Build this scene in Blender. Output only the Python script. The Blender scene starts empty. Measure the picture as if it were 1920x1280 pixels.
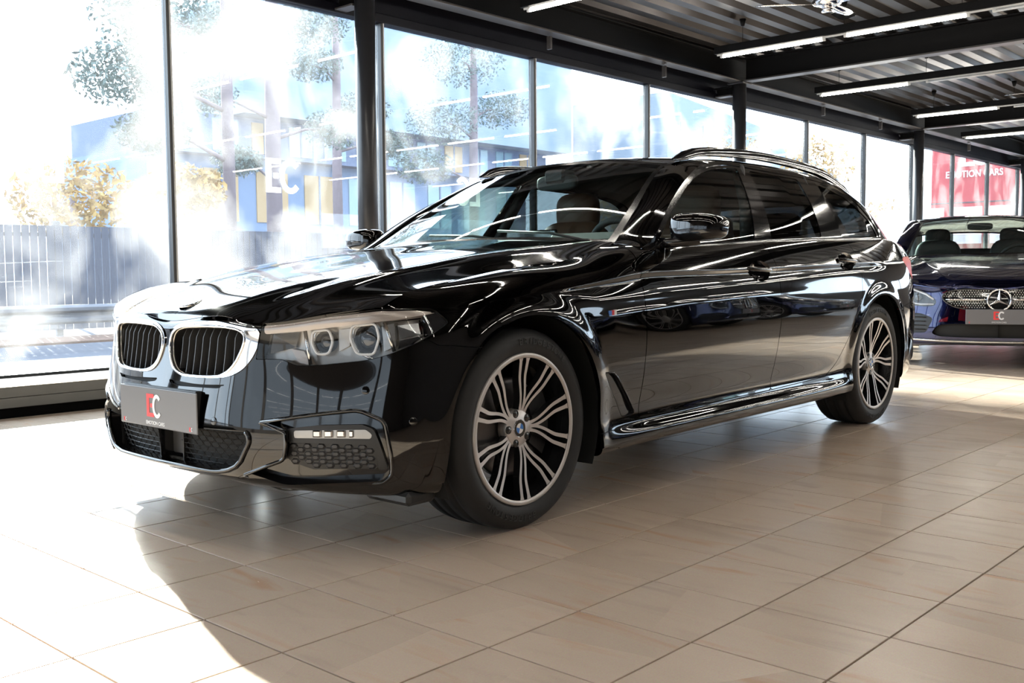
import bpy, math, random
import numpy as np
from mathutils import Matrix, Vector
random.seed(4); rng = np.random.RandomState(7)
scene = bpy.context.scene
COL = scene.collection

# ------------------------------------------------------------------ camera
CAMP = np.array([0.968657, 1.893602, 0.853872])
CR = np.array([-0.673182, 0.739436, -0.007778])
CU = np.array([-0.0561, -0.04058, 0.9976])
CF = np.array([-0.737346, -0.672003, -0.0688])
FPX = 1899.52
cam = bpy.data.cameras.new('camera'); camo = bpy.data.objects.new('camera', cam); COL.objects.link(camo)
cam.sensor_width = 36.0; cam.sensor_fit = 'HORIZONTAL'; cam.lens = FPX / 1920 * 36.0
cam.clip_start = 0.05; cam.clip_end = 400
M = Matrix.Identity(4)
for i in range(3):
    M[i][0] = CR[i]; M[i][1] = CU[i]; M[i][2] = -CF[i]; M[i][3] = CAMP[i]
camo.matrix_world = M
scene.camera = camo

# ------------------------------------------------------------------ sky, sun, exposure
world = bpy.data.worlds.new('world'); scene.world = world; world.use_nodes = True
wn = world.node_tree
bg = wn.nodes['Background']; bg.inputs[0].default_value = (0.80, 0.89, 1.0, 1); bg.inputs[1].default_value = 5.2
sun = bpy.data.lights.new('sun', 'SUN'); suno = bpy.data.objects.new('sun', sun); COL.objects.link(suno)
sun.energy = 30.0; sun.angle = 0.012; sun.color = (1.0, 0.93, 0.80)
SUND = Vector((0.75, 2.2, -1.0)).normalized()
suno.rotation_euler = SUND.to_track_quat('-Z', 'Y').to_euler()
suno.location = (-6, -14, 8)
vs = scene.view_settings
vs.view_transform = 'Standard'; vs.look = 'None'; vs.gamma = 1.0; vs.use_curve_mapping = False
vs.exposure = 0.42

# ------------------------------------------------------------------ helpers
def tag(o, label=None, cat=None, group=None, kind=None):
    if label: o['label'] = label
    if cat: o['category'] = cat
    if group: o['group'] = group
    if kind: o['kind'] = kind
    return o

def empty(name, loc=(0, 0, 0), rz=0.0, parent=None):
    o = bpy.data.objects.new(name, None); COL.objects.link(o)
    o.location = loc; o.rotation_euler = (0, 0, rz); o.empty_display_size = 0.1
    if parent: o.parent = parent
    return o

def link(name, me, mat=None, parent=None):
    o = bpy.data.objects.new(name, me); COL.objects.link(o)
    if mat is not None and len(me.materials) == 0: me.materials.append(mat)
    if parent: o.parent = parent
    return o

def mkmesh(name, V, Fc, smooth=False, normals=None, mats=None, fmat=None):
    me = bpy.data.meshes.new(name)
    me.from_pydata([tuple(map(float, v)) for v in V], [], [tuple(int(i) for i in f) for f in Fc])
    if mats:
        for m in mats: me.materials.append(m)
    if fmat is not None: me.polygons.foreach_set('material_index', np.array(fmat, dtype=np.int32))
    if smooth: me.polygons.foreach_set('use_smooth', np.ones(len(me.polygons), dtype=bool))
    me.update()
    if normals is not None:
        me.normals_split_custom_set_from_vertices([tuple(map(float, n)) for n in normals])
    return me

class MB:
    """collects simple solids into one mesh"""
    def __init__(s): s.V = []; s.F = []; s.sm = []
    def add(s, V, F, smooth=False):
        b = len(s.V); s.V += [tuple(map(float, v)) for v in V]
        for f in F: s.F.append(tuple(b + i for i in f)); s.sm.append(smooth)
        return s
    def box(s, lo, hi, bev=0.0):
        x0, y0, z0 = lo; x1, y1, z1 = hi
        if bev <= 0:
            V = [(x0, y0, z0), (x1, y0, z0), (x1, y1, z0), (x0, y1, z0), (x0, y0, z1), (x1, y0, z1), (x1, y1, z1), (x0, y1, z1)]
            return s.add(V, [(0, 3, 2, 1), (4, 5, 6, 7), (0, 1, 5, 4), (1, 2, 6, 5), (2, 3, 7, 6), (3, 0, 4, 7)])
        V, F = rbox(lo, hi, bev); return s.add(V, F)
    def prism(s, poly, axis, a, b):
        """extrude 2D polygon (ccw) along axis from a to b"""
        n = len(poly)
        def P(p, t):
            q = [p[0], p[1]]; q.insert(axis, t); return q
        V = [P(p, a) for p in poly] + [P(p, b) for p in poly]
        F = [tuple(range(n - 1, -1, -1)), tuple(range(n, 2 * n))] + [(i, (i + 1) % n, n + (i + 1) % n, n + i) for i in range(n)]
        return s.add(V, F)
    def tube(s, pts, r, n=10, closed=False, cap=True, smooth=True):
        V, F = tube(pts, r, n, closed, cap); return s.add(V, F, smooth)
    def lathe(s, prof, c=(0, 0, 0), axis=2, n=32, smooth=True):
        V, F = lathe(prof, c, axis, n); return s.add(V, F, smooth)
    def mesh(s, name):
        me = mkmesh(name, s.V, s.F)
        if any(s.sm): me.polygons.foreach_set('use_smooth', np.array(s.sm, dtype=bool))
        return me
    def obj(s, name, mat, parent=None): return link(name, s.mesh(name), mat, parent)

def rbox(lo, hi, b):
    """box with one-segment chamfered edges"""
    lo = np.array(lo, float); hi = np.array(hi, float)
    V = []; idx = {}
    for sx in (0, 1):
        for sy in (0, 1):
            for sz in (0, 1):
                for ax in range(3):
                    p = np.array([hi[0] if sx else lo[0], hi[1] if sy else lo[1], hi[2] if sz else lo[2]])
                    sg = [(-b if sx else b), (-b if sy else b), (-b if sz else b)]
                    for k in range(3):
                        if k != ax: p[k] += sg[k]
                    idx[(sx, sy, sz, ax)] = len(V); V.append(p)
    F = []
    for ax in range(3):
        o = [k for k in range(3) if k != ax]
        for s in (0, 1):
            q = []
            for a, c in ((0, 0), (1, 0), (1, 1), (0, 1)):
                k = [0, 0, 0]; k[ax] = s; k[o[0]] = a; k[o[1]] = c; q.append(idx[(*k, ax)])
            F.append(q)
    for ax in range(3):
        o = [k for k in range(3) if k != ax]
        for a in (0, 1):
            for c in (0, 1):
                k0 = [0, 0, 0]; k1 = [0, 0, 0]; k0[ax] = 0; k1[ax] = 1
                for k in (k0, k1): k[o[0]] = a; k[o[1]] = c
                F.append([idx[(*k0, o[0])], idx[(*k1, o[0])], idx[(*k1, o[1])], idx[(*k0, o[1])]])
    for sx in (0, 1):
        for sy in (0, 1):
            for sz in (0, 1): F.append([idx[(sx, sy, sz, a)] for a in range(3)])
    cen = (lo + hi) / 2; V = np.array(V); out = []
    for f in F:
        n = np.cross(V[f[1]] - V[f[0]], V[f[2]] - V[f[0]]); m = V[list(f)].mean(0) - cen
        out.append(tuple(f) if n @ m > 0 else tuple(reversed(f)))
    return V.tolist(), out

def tube(pts, r, n=10, closed=False, cap=True):
    P = np.array(pts, float); m = len(P)
    R = np.full(m, r, float) if np.isscalar(r) else np.array(r, float)
    T = np.zeros_like(P)
    for i in range(m):
        a = P[(i - 1) % m] if (closed or i > 0) else P[i]; b = P[(i + 1) % m] if (closed or i < m - 1) else P[i]
        T[i] = (b - a) / (np.linalg.norm(b - a) + 1e-12)
    up = np.array([0, 0, 1.0]) if abs(T[0][2]) < .9 else np.array([1.0, 0, 0])
    V = []
    N = up - T[0] * (up @ T[0]); N /= np.linalg.norm(N)
    for i in range(m):
        N = N - T[i] * (N @ T[i]); N /= np.linalg.norm(N) + 1e-12; B = np.cross(T[i], N)
        for k in range(n):
            a = 2 * math.pi * k / n; V.append(P[i] + R[i] * (math.cos(a) * N + math.sin(a) * B))
    F = []
    for i in range(m if closed else m - 1):
        j = (i + 1) % m
        for k in range(n):
            l = (k + 1) % n; F.append((i * n + k, i * n + l, j * n + l, j * n + k))
    if cap and not closed:
        F.append(tuple(range(n - 1, -1, -1))); F.append(tuple((m - 1) * n + k for k in range(n)))
    return V, F

def lathe(prof, c=(0, 0, 0), axis=2, n=32):
    """prof: list of (r, h); revolve about axis through c"""
    V = []; F = []; m = len(prof)
    for k in range(n):
        a = 2 * math.pi * k / n
        for r, h in prof:
            p = [r * math.cos(a), r * math.sin(a)]; p.insert(axis, h) if axis != 1 else None
            if axis == 1: p = [r * math.sin(a), h, r * math.cos(a)]
            V.append((p[0] + c[0], p[1] + c[1], p[2] + c[2]))
    for k in range(n):
        l = (k + 1) % n
        for i in range(m - 1): F.append((k * m + i, l * m + i, l * m + i + 1, k * m + i + 1))
    return V, F

def cspline(t, Q):
    """natural cubic spline through Q (n,d) at knots t; returns evaluator"""
    t = np.array(t, float); Q = np.array(Q, float); n = len(t); h = np.diff(t)
    if n == 2: return lambda s: Q[0] + (np.asarray(s)[:, None] - t[0]) / h[0] * (Q[1] - Q[0])
    A = np.zeros((n, n)); B = np.zeros((n,) + Q.shape[1:])
    A[0, 0] = A[-1, -1] = 1
    for i in range(1, n - 1):
        A[i, i - 1] = h[i - 1]; A[i, i] = 2 * (h[i - 1] + h[i]); A[i, i + 1] = h[i]
        B[i] = 6 * ((Q[i + 1] - Q[i]) / h[i] - (Q[i] - Q[i - 1]) / h[i - 1])
    Mm = np.linalg.solve(A, B)
    def ev(s):
        s = np.asarray(s, float); k = np.clip(np.searchsorted(t, s, side='right') - 1, 0, n - 2)
        a = (t[k + 1] - s)[:, None]; b = (s - t[k])[:, None]; H = h[k][:, None]
        return Mm[k] * a**3 / (6 * H) + Mm[k + 1] * b**3 / (6 * H) + (Q[k] / H - Mm[k] * H / 6) * a + (Q[k + 1] / H - Mm[k + 1] * H / 6) * b
    return ev

def smooth_poly(pts, per=8, closed=True):
    P = np.array(pts, float)
    if closed:
        P = np.vstack([P[-2:], P, P[:3]])
    d = np.r_[0, np.cumsum(np.maximum(np.linalg.norm(np.diff(P, axis=0), axis=1), 1e-9) ** .5)]
    ev = cspline(d, P)
    lo, hi = (2, len(P) - 3) if closed else (0, len(P) - 1)
    out = []
    for i in range(lo, hi): out.append(ev(np.linspace(d[i], d[i + 1], per, endpoint=False)))
    out = np.vstack(out)
    if not closed: out = np.vstack([out, P[-1]])
    return out

# ------------------------------------------------------------------ materials
def newmat(name):
    m = bpy.data.materials.new(name); m.use_nodes = True
    return m, m.node_tree, m.node_tree.nodes['Principled BSDF']

def P(name, col, rough=0.5, metal=0.0, coat=0.0, coat_r=0.03, emit=None, es=0.0, spec=0.5, noise=0.0, nscale=20.0, bump=0.0):
    m, nt, b = newmat(name)
    b.inputs['Base Color'].default_value = (*col, 1); b.inputs['Roughness'].default_value = rough
    b.inputs['Metallic'].default_value = metal; b.inputs['Coat Weight'].default_value = coat
    b.inputs['Coat Roughness'].default_value = coat_r; b.inputs['Specular IOR Level'].default_value = spec
    if emit: b.inputs['Emission Color'].default_value = (*emit, 1); b.inputs['Emission Strength'].default_value = es
    if noise > 0 or bump > 0:
        tc = nt.nodes.new('ShaderNodeTexCoord'); n = nt.nodes.new('ShaderNodeTexNoise'); n.inputs['Scale'].default_value = nscale
        n.inputs['Detail'].default_value = 4
        nt.links.new(tc.outputs['Object'], n.inputs['Vector'])
        if noise > 0:
            mx = nt.nodes.new('ShaderNodeMix'); mx.data_type = 'RGBA'
            mx.inputs['A'].default_value = (*[c * (1 - noise) for c in col], 1); mx.inputs['B'].default_value = (*[min(1, c * (1 + noise)) for c in col], 1)
            nt.links.new(n.outputs['Fac'], mx.inputs['Factor']); nt.links.new(mx.outputs['Result'], b.inputs['Base Color'])
        if bump > 0:
            bp = nt.nodes.new('ShaderNodeBump'); bp.inputs['Strength'].default_value = bump; bp.inputs['Distance'].default_value = 0.01
            nt.links.new(n.outputs['Fac'], bp.inputs['Height']); nt.links.new(bp.outputs['Normal'], b.inputs['Normal'])
    return m

def glassmat(name, tint, dirt=0.0, gloss_rough=0.0, ior=1.5):
    """thin sheet glass: clear with Fresnel reflection, optional haze of dust that scatters the light behind it"""
    m = bpy.data.materials.new(name); m.use_nodes = True; nt = m.node_tree; nt.nodes.clear()
    out = nt.nodes.new('ShaderNodeOutputMaterial')
    tr = nt.nodes.new('ShaderNodeBsdfTransparent'); tr.inputs[0].default_value = (*tint, 1)
    gl = nt.nodes.new('ShaderNodeBsdfGlossy'); gl.inputs['Roughness'].default_value = gloss_rough
    fr = nt.nodes.new('ShaderNodeFresnel'); ge = nt.nodes.new('ShaderNodeNewGeometry')
    mi = nt.nodes.new('ShaderNodeMapRange'); mi.inputs['To Min'].default_value = ior; mi.inputs['To Max'].default_value = 1 / ior
    nt.links.new(ge.outputs['Backfacing'], mi.inputs['Value']); nt.links.new(mi.outputs[0], fr.inputs['IOR'])
    mx = nt.nodes.new('ShaderNodeMixShader')
    nt.links.new(fr.outputs[0], mx.inputs[0]); nt.links.new(gl.outputs[0], mx.inputs[2])
    last = tr
    if dirt > 0:
        geo = nt.nodes.new('ShaderNodeNewGeometry')
        mp = nt.nodes.new('ShaderNodeMapping'); mp.inputs['Scale'].default_value = (0.9, 0.9, 0.75); mp.inputs['Location'].default_value = (4.3, 0, 2.2)
        n1 = nt.nodes.new('ShaderNodeTexNoise'); n1.inputs['Scale'].default_value = 1.6; n1.inputs['Detail'].default_value = 5; n1.inputs['Distortion'].default_value = 0.6
        rp = nt.nodes.new('ShaderNodeValToRGB'); rp.color_ramp.elements[0].position = 0.42; rp.color_ramp.elements[1].position = 0.68
        rp.color_ramp.elements[1].color = (0.55, 0.55, 0.55, 1); rp.color_ramp.elements[0].color = (0.06, 0.06, 0.06, 1)
        mul = nt.nodes.new('ShaderNodeMath'); mul.operation = 'MULTIPLY'; mul.inputs[1].default_value = dirt
        tl = nt.nodes.new('ShaderNodeBsdfTranslucent'); tl.inputs[0].default_value = (0.95, 0.95, 0.95, 1)
        m2 = nt.nodes.new('ShaderNodeMixShader')
        nt.links.new(geo.outputs['Position'], mp.inputs[0]); nt.links.new(mp.outputs[0], n1.inputs['Vector'])
        nt.links.new(n1.outputs['Fac'], rp.inputs[0]); nt.links.new(rp.outputs[0], mul.inputs[0])
        nt.links.new(mul.outputs[0], m2.inputs[0]); nt.links.new(tr.outputs[0], m2.inputs[1]); nt.links.new(tl.outputs[0], m2.inputs[2])
        last = m2
    nt.links.new(last.outputs[0], mx.inputs[1]); nt.links.new(mx.outputs[0], out.inputs[0])
    return m

def tile_material(S):
    m, nt, b = newmat('marbled_tile')
    N = nt.nodes; L = nt.links
    geo = N.new('ShaderNodeNewGeometry')
    sn = N.new('ShaderNodeVectorMath'); sn.operation = 'SNAP'; sn.inputs[1].default_value = (S, S, 50)
    wn_ = N.new('ShaderNodeTexWhiteNoise'); wn_.noise_dimensions = '3D'
    ad = N.new('ShaderNodeVectorMath'); ad.operation = 'MULTIPLY_ADD'; ad.inputs[1].default_value = (30, 30, 30)
    mp = N.new('ShaderNodeMapping'); mp.inputs['Scale'].default_value = (7.0, 1.1, 1.0); mp.inputs['Rotation'].default_value = (0, 0, 0.12)
    n1 = N.new('ShaderNodeTexNoise'); n1.inputs['Scale'].default_value = 1.7; n1.inputs['Detail'].default_value = 5; n1.inputs['Distortion'].default_value = 0.7
    rp = N.new('ShaderNodeValToRGB'); e = rp.color_ramp.elements
    e[0].position = 0.26; e[0].color = (0.53, 0.415, 0.335, 1); e[1].position = 0.74; e[1].color = (0.58, 0.385, 0.265, 1)
    for pos, c in ((0.42, (0.60, 0.475, 0.375)), (0.58, (0.61, 0.485, 0.385)), (0.66, (0.60, 0.445, 0.335))):
        q = e.new(pos); q.color = (*c, 1)
    n2 = N.new('ShaderNodeTexNoise'); n2.inputs['Scale'].default_value = 260; n2.inputs['Detail'].default_value = 2
    mx = N.new('ShaderNodeMix'); mx.data_type = 'RGBA'; mx.blend_type = 'OVERLAY'; mx.inputs['Factor'].default_value = 0.16
    hs = N.new('ShaderNodeHueSaturation')
    mr = N.new('ShaderNodeMapRange'); mr.inputs['To Min'].default_value = 0.94; mr.inputs['To Max'].default_value = 1.05
    L.new(geo.outputs['Position'], sn.inputs[0]); L.new(sn.outputs[0], wn_.inputs['Vector'])
    L.new(wn_.outputs['Color'], ad.inputs[0]); L.new(geo.outputs['Position'], ad.inputs[2]); L.new(ad.outputs[0], mp.inputs[0])
    L.new(mp.outputs[0], n1.inputs['Vector']); L.new(n1.outputs['Fac'], rp.inputs[0])
    L.new(geo.outputs['Position'], n2.inputs['Vector'])
    L.new(rp.outputs[0], mx.inputs['A']); L.new(n2.outputs['Color'], mx.inputs['B'])
    L.new(wn_.outputs['Value'], mr.inputs['Value']); L.new(mr.outputs[0], hs.inputs['Value']); L.new(mx.outputs['Result'], hs.inputs['Color'])
    L.new(hs.outputs[0], b.inputs['Base Color'])
    b.inputs['Roughness'].default_value = 0.24
    rr = N.new('ShaderNodeMapRange'); rr.inputs['To Min'].default_value = 0.19; rr.inputs['To Max'].default_value = 0.30
    L.new(n1.outputs['Fac'], rr.inputs['Value']); L.new(rr.outputs[0], b.inputs['Roughness'])
    b.inputs['Specular IOR Level'].default_value = 0.5
    return m

def vinyl():
    m = bpy.data.materials.new('translucent_vinyl'); m.use_nodes = True; nt = m.node_tree; nt.nodes.clear()
    out = nt.nodes.new('ShaderNodeOutputMaterial'); t = nt.nodes.new('ShaderNodeBsdfTranslucent'); d = nt.nodes.new('ShaderNodeBsdfDiffuse'); mx = nt.nodes.new('ShaderNodeMixShader')
    t.inputs[0].default_value = d.inputs[0].default_value = (.92, .92, .92, 1); mx.inputs[0].default_value = .5
    nt.links.new(t.outputs[0], mx.inputs[1]); nt.links.new(d.outputs[0], mx.inputs[2]); nt.links.new(mx.outputs[0], out.inputs[0]); return m
TS = 0.329836
MT = dict(
    grout=P('grout', (0.035, 0.024, 0.018), 0.95, spec=.1, noise=.2),
    void=P('shaded_recess', (0.004, 0.004, 0.004), 0.9, spec=0.05),  # near black, so the shade under the window ledge is in the colour
    dark_steel=P('dark_painted_steel', (0.004, 0.004, 0.0045), 0.55, spec=.12, noise=.15, nscale=6),
    column=P('column_paint', (0.022, 0.022, 0.025), 0.32, noise=.1, nscale=5),
    flange=P('lit_underside_steel', (0.05, 0.046, 0.046), 0.30),  # paler than the beams, reflected light on the underside put into the colour
    deck=P('galvanised_deck', (0.034, 0.030, 0.030), 0.34, metal=0.7, noise=.18, nscale=3),
    header=P('header_panel', (0.005, 0.005, 0.009), 0.5, spec=.15, noise=.15, nscale=4),
    alu=P('aluminium_sill', (0.10, 0.10, 0.096), 0.45, metal=0.4, noise=.1, nscale=8),
    alu_edge=P('bright_edge', (0.6, 0.6, 0.57), 0.25, metal=0.9),
    grille=P('convector_grille', (0.05, 0.05, 0.048), 0.6, metal=.2),
    black=P('black_plastic', (0.004, 0.004, 0.0045), 0.55, spec=.15, noise=.1),
    mull=P('mullion_dark', (0.03, 0.03, 0.032), 0.4, noise=.1),
    mull_edge=P('mullion_light', (0.42, 0.42, 0.42), 0.4, metal=.4),
    tube_on=P('lit_tube', (1, 1, 1), 0.5, emit=(1.0, 0.94, 0.84), es=46.0),
    tube_off=P('tube_end', (0.7, 0.7, 0.68), 0.35),
    white=vinyl(),
    chrome=P('chrome', (0.82, 0.82, 0.84), 0.06, metal=1.0),
    wall=P('dark_wall', (0.13, 0.115, 0.11), 0.6, noise=.1, nscale=2),
    glass=glassmat('window_glass', (0.90, 0.955, 0.985), dirt=0.12),
    glass_dim=glassmat('light_dimming_glass', (0.50, 0.52, 0.53)),  # tint added to dim the unseen front windows mirrored in the car
    tile=tile_material(TS),
)

# ================================================================== ROOM
X0, X1, Y0, Y1 = -24.98, 8.0, -4.97, 9.5
ZD = 3.45
# ---- floor: grout bed and tiles
bed = MB().box((X0, Y0 + .02, -0.12), (X1, Y1, -0.009)).obj('floor', MT['grout']); tag(bed, kind='structure', label='showroom floor of square marbled beige tiles')
def ptile():
    h = TS / 2 - 0.0027; b = 0.0007
    V, F = rbox((-h, -h, -0.02), (h, h, 0.0), b)
    keep = [f for f in F if not all(abs(V[i][2] + .02) < 1e-6 for i in f)]
    return mkmesh('tile', V, keep, mats=[MT['tile']])
tmesh = ptile()
a0, a1 = int(math.floor((-4.40 + 0) / TS)), int(Y1 / TS)
cells = []
for i in range(int(X0 / TS), int(X1 / TS)):
    for j in range(a0, a1):
        cells.append((i, j))
cells = np.array(cells); cen = np.stack([(cells[:, 0] + .5) * TS, (cells[:, 1] + .5) * TS, 0 * cells[:, 0]], 1)
cen = cen[(cen[:, 1] > -4.40 + TS / 2)]
D = cen - CAMP; zc = D @ CF; px = 960 + FPX * (D @ CR) / np.where(zc > .1, zc, 1e9); py = 640 - FPX * (D @ CU) / np.where(zc > .1, zc, 1e9)
vis = (zc > .3) & (px > -80) & (px < 2000) & (py < 1400)
order = np.argsort(np.where(vis, zc, 1e6))
near = order[:300]; rest = order[300:]
for k in near:
    o = link('tile', tmesh, None, bed); o.location = (cen[k][0], cen[k][1], 0); o.rotation_euler = (rng.normal(0, .0006), rng.normal(0, .0006), 0)
tv = np.array([v.co[:] for v in tmesh.vertices]); tf = [tuple(p.vertices) for p in tmesh.polygons]
V = (cen[rest][:, None, :] + tv[None]).reshape(-1, 3); nv = len(tv)
Fq = [tuple(i + nv * k for i in f) for k in range(len(rest)) for f in tf]
o = link('tile_field', mkmesh('tile_field', V, Fq, mats=[MT['tile']]), None, bed); tag(o, kind='stuff')
# border strip between the tiles and the window base
cy = cen[:, 1].min() - TS / 2
link('tile_border', MB().box((X0, -4.40, -0.02), (X1, cy - .004, -0.0005)).mesh('b'), MT['tile'], bed)

# ---- ceiling: trapezoid deck, ribs along X
prof = []
y = Y0
while y < Y1:
    prof += [(y, ZD), (y + .11, ZD), (y + .14, ZD + .055), (y + .22, ZD + .055)]; y += .25
V = [(X0, p[0], p[1]) for p in prof] + [(X1, p[0], p[1]) for p in prof]; n = len(prof)
o = link('ceiling', mkmesh('ceiling', V, [(i + 1, i, n + i, n + i + 1) for i in range(n - 1)]), MT['deck']); tag(o, kind='structure', label='ribbed grey metal deck ceiling')
o = MB().box((X0 - .4, Y0 - .1, ZD + .08), (X1 + .2, Y1 + .2, ZD + .25)).obj('roof_slab', MT['black']); tag(o, kind='structure')

def ibeam(along, c, lo, hi, ztop, depth, w, name, parent=None):
    """I-beam; along=0 runs in x at y=c; along=1 runs in y at x=c; dark web, bottom flange lighter with reflected light put into its colour"""
    b = MB(); t = .018; web = .012
    def bx(u0, u1, z0, z1):
        if along == 0: b.box((lo, c + u0, z0), (hi, c + u1, z1), .003)
        else: b.box((c + u0, lo, z0), (c + u1, hi, z1), .003)
    bx(-web / 2, web / 2, ztop - depth, ztop); bx(-w / 2, w / 2, ztop - t, ztop)
    ob = b.obj(name, MT['dark_steel'], parent)
    f = MB()
    if along == 0: f.box((lo, c - w / 2, ztop - depth - t), (hi, c + w / 2, ztop - depth), .003)
    else: f.box((c - w / 2, lo, ztop - depth - t), (c + w / 2, hi, ztop - depth), .003)
    f.obj('bottom_flange', MT['flange'], ob)
    return ob

COLX = [1.55, -4.41, -10.37, -16.28, -22.2]; YC = -4.59; ZB = 3.16
o = ibeam(0, YC, X0, X1, ZD - .005, ZD - .023 - ZB, .16, 'edge_beam'); tag(o, 'dark steel edge beam running above the window wall on the columns', 'beam')
beamlab = {1.55: 'dark steel cross beam over the nearest column of the window wall', -4.41: 'dark steel ceiling beam meeting the column beside the mirrored letters', -10.37: 'dark steel ceiling beam between the second and third rows of tube lights', -16.28: 'dark steel ceiling beam above the blue car', -22.2: 'farthest dark steel ceiling beam by the red banner'}
collab = {1.55: 'round steel column standing before the window wall beyond the sunlit floor', -4.41: 'thick dark round steel column in front of the windows behind the hood of the black estate', -10.37: 'dark round steel column rising behind the roof of the black estate', -16.28: 'dark round steel column behind the black estate tail, left of the blue car', -22.2: 'farthest dark round steel column beside the red banner'}
for x in COLX:
    o = ibeam(1, x, YC + .09, Y1, ZD - .005, ZD - .023 - ZB, .16, 'ceiling_beam'); tag(o, beamlab[x], 'beam', 'ceiling beams')
    s = ibeam(1, x, Y0 + .06, YC - .09, ZB - .03, .10, .12, 'stub_beam', o)
    c = empty('steel_column', (x, YC, 0)); tag(c, collab[x], 'column', 'window wall columns')
    MB().lathe([(0, 0), (.083, 0), (.083, ZB - .02), (0, ZB - .02)], n=28).obj('shaft', MT['column'], c)
    MB().box((-.12, -.12, 0), (.12, .12, .015), .003).obj('base_plate', MT['column'], c)
    MB().box((-.11, -.11, ZB - .02), (.11, .11, ZB - .001), .003).obj('cap_plate', MT['column'], c)

# ---- window wall on the left
mx = [-2.87 - 2.01 * k for k in range(-5, 12)]       # mullions
ZS, ZT = 0.187, 3.0
wl = MB().box((X0, Y0 - .05, ZT + .07), (X1, Y0 + .05, ZD + .02)).obj('wall_left', MT['header']); tag(wl, kind='structure', label='dark header panel above the window wall')
o = MB().box((X0, Y0 - .06, ZT - .0), (X1, Y0 + .07, ZT + .075), .006).obj('trim_1', MT['header']); tag(o, kind='structure')
o = MB().box((X0, Y0 - .3, -.12), (X1, Y0 + .0, .12)).obj('wall_left_base', MT['black']); tag(o, kind='structure')
# little fins under the edge beam
for k, x in enumerate([-6.75, -8.75, -12.75, -14.75, -18.8]):
    o = MB().box((x - .012, YC - .05, ZB - .14), (x + .012, YC + .0, ZB - .016)).obj('hanger_bracket', MT['flange']); tag(o, 'small pale steel bracket under the edge beam, ' + ['over the mullion right of the thick column', 'over the mullion before the second column', 'just past the second column', 'halfway between second and third columns', 'past the third column'][k], 'bracket', 'brackets under the edge beam')
xs = sorted(mx)
xs = [x for x in xs if X0 - .1 < x < X1 + .1]
edges = [X0] + [x for x in xs if x > X0 + .3] + [X1]
for k in range(len(edges) - 1):
    xa, xb = edges[k], edges[k + 1]
    w = empty('window_%d' % (len(edges) - 1 - k), ((xa + xb) / 2, Y0, ZS)); tag(w, kind='structure')
    h = (xb - xa) / 2
    MB().box((-h + .018, -.004, .0225), (h - .018, .004, ZT - ZS - .001)).obj('pane', MT['glass'], w)
    MB().box((-h, -.035, 0), (h, .035, .022), .003).obj('bottom_rail', MT['mull'], w)
for x in xs:
    if x < X0 + .3 or x > X1 - .3: continue
    o = MB().box((x - .016, Y0 - .03, ZS), (x + .016, Y0 + .045, ZT), .003).obj('trim_mullion', MT['mull']); tag(o, kind='structure')
    MB().box((x - .0165, Y0 + .046, ZS), (x - .004, Y0 + .05, ZT)).obj('mullion_cap', MT['mull_edge'], o)
# ---- window ledge with convector grille
segs = []
lim = [X0] + [c for c in sorted(COLX)] + [X1]
for k in range(len(lim) - 1):
    xa = lim[k] + (.13 if k > 0 else 0); xb = lim[k + 1] - (.13 if k < len(lim) - 2 else 0)
    L_ = empty('window_ledge', ((xa + xb) / 2, -4.377, 0)); h = (xb - xa) / 2
    lab = ['far end of the grey metal window ledge', 'grey metal window ledge behind the blue car', 'grey metal window ledge hidden behind the black estate tail', 'long grey metal window ledge behind the black estate cabin', 'grey metal window ledge with grille top beside the sunlit floor', 'grey metal window ledge past the last front column'][k]
    tag(L_, lab, 'ledge', 'window ledges')
    MB().box((-h, -.03, .063), (h, 0, .124), .002).box((-h, -.03, .1255), (h, .001, .187), .002).obj('front_panel', MT['alu'], L_)
    MB().box((-h, -.012, .1872), (h, .003, .192), .001).obj('edge_strip', MT['alu_edge'], L_)
    MB().box((-h, -.55, .12), (h, -.03, .172)).obj('top_plate', MT['black'], L_)
    g = MB(); nb = 26
    for i in range(nb):
        yy = -.035 - i * .02; g.box((-h, yy - .012, .172), (h, yy, .186))
    g.obj('grille_bars', MT['grille'], L_)
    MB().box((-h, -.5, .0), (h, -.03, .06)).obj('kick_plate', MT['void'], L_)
# ---- other walls (behind the camera and far ends): glazed bands that light the room
def glazed_wall(name, axis, c, lo, hi, z0, z1, pitch, gm='glass'):
    b = MB(); t = .12
    def bx(m_, u0, u1, za, zb, tt=t):
        if axis == 1: m_.box((u0, c - tt / 2, za), (u1, c + tt / 2, zb))
        else: m_.box((c - tt / 2, u0, za), (c + tt / 2, u1, zb))
    bx(b, lo, hi, -.1, z0); bx(b, lo, hi, z1, ZD + .1)
    n = int((hi - lo) / pitch)
    for i in range(n + 1):
        u = lo + (hi - lo) * i / n; bx(b, max(lo, u - .07), min(hi, u + .07), z0, z1)
    o = b.obj(name, MT['wall']); tag(o, kind='structure')
    for i in range(n):
        u0 = lo + (hi - lo) * i / n + .07; u1 = lo + (hi - lo) * (i + 1) / n - .07
        g = MB(); bx(g, u0, u1, z0, z1, .008); g.obj('pane', MT[gm], o)
o = MB().box((-15.0, Y1 - .06, -.1), (X1, Y1 + .06, ZD + .1)).obj('wall_right', MT['wall']); tag(o, kind='structure')
glazed_wall('wall_right_far', 1, Y1, X0, -15.0, 1.5, 2.4, 2.0)
glazed_wall('wall_front', 0, X1, Y0, 4.6, 0.35, 2.3, 1.2, 'glass_dim')
o = MB().box((X1 - .06, 4.6, -.1), (X1 + .06, Y1, ZD + .1)).obj('wall_front_end', MT['wall']); tag(o, kind='structure')
glazed_wall('wall_back', 0, X0, Y0 + .1, Y1, 1.45, 2.35, 2.0)

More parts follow.
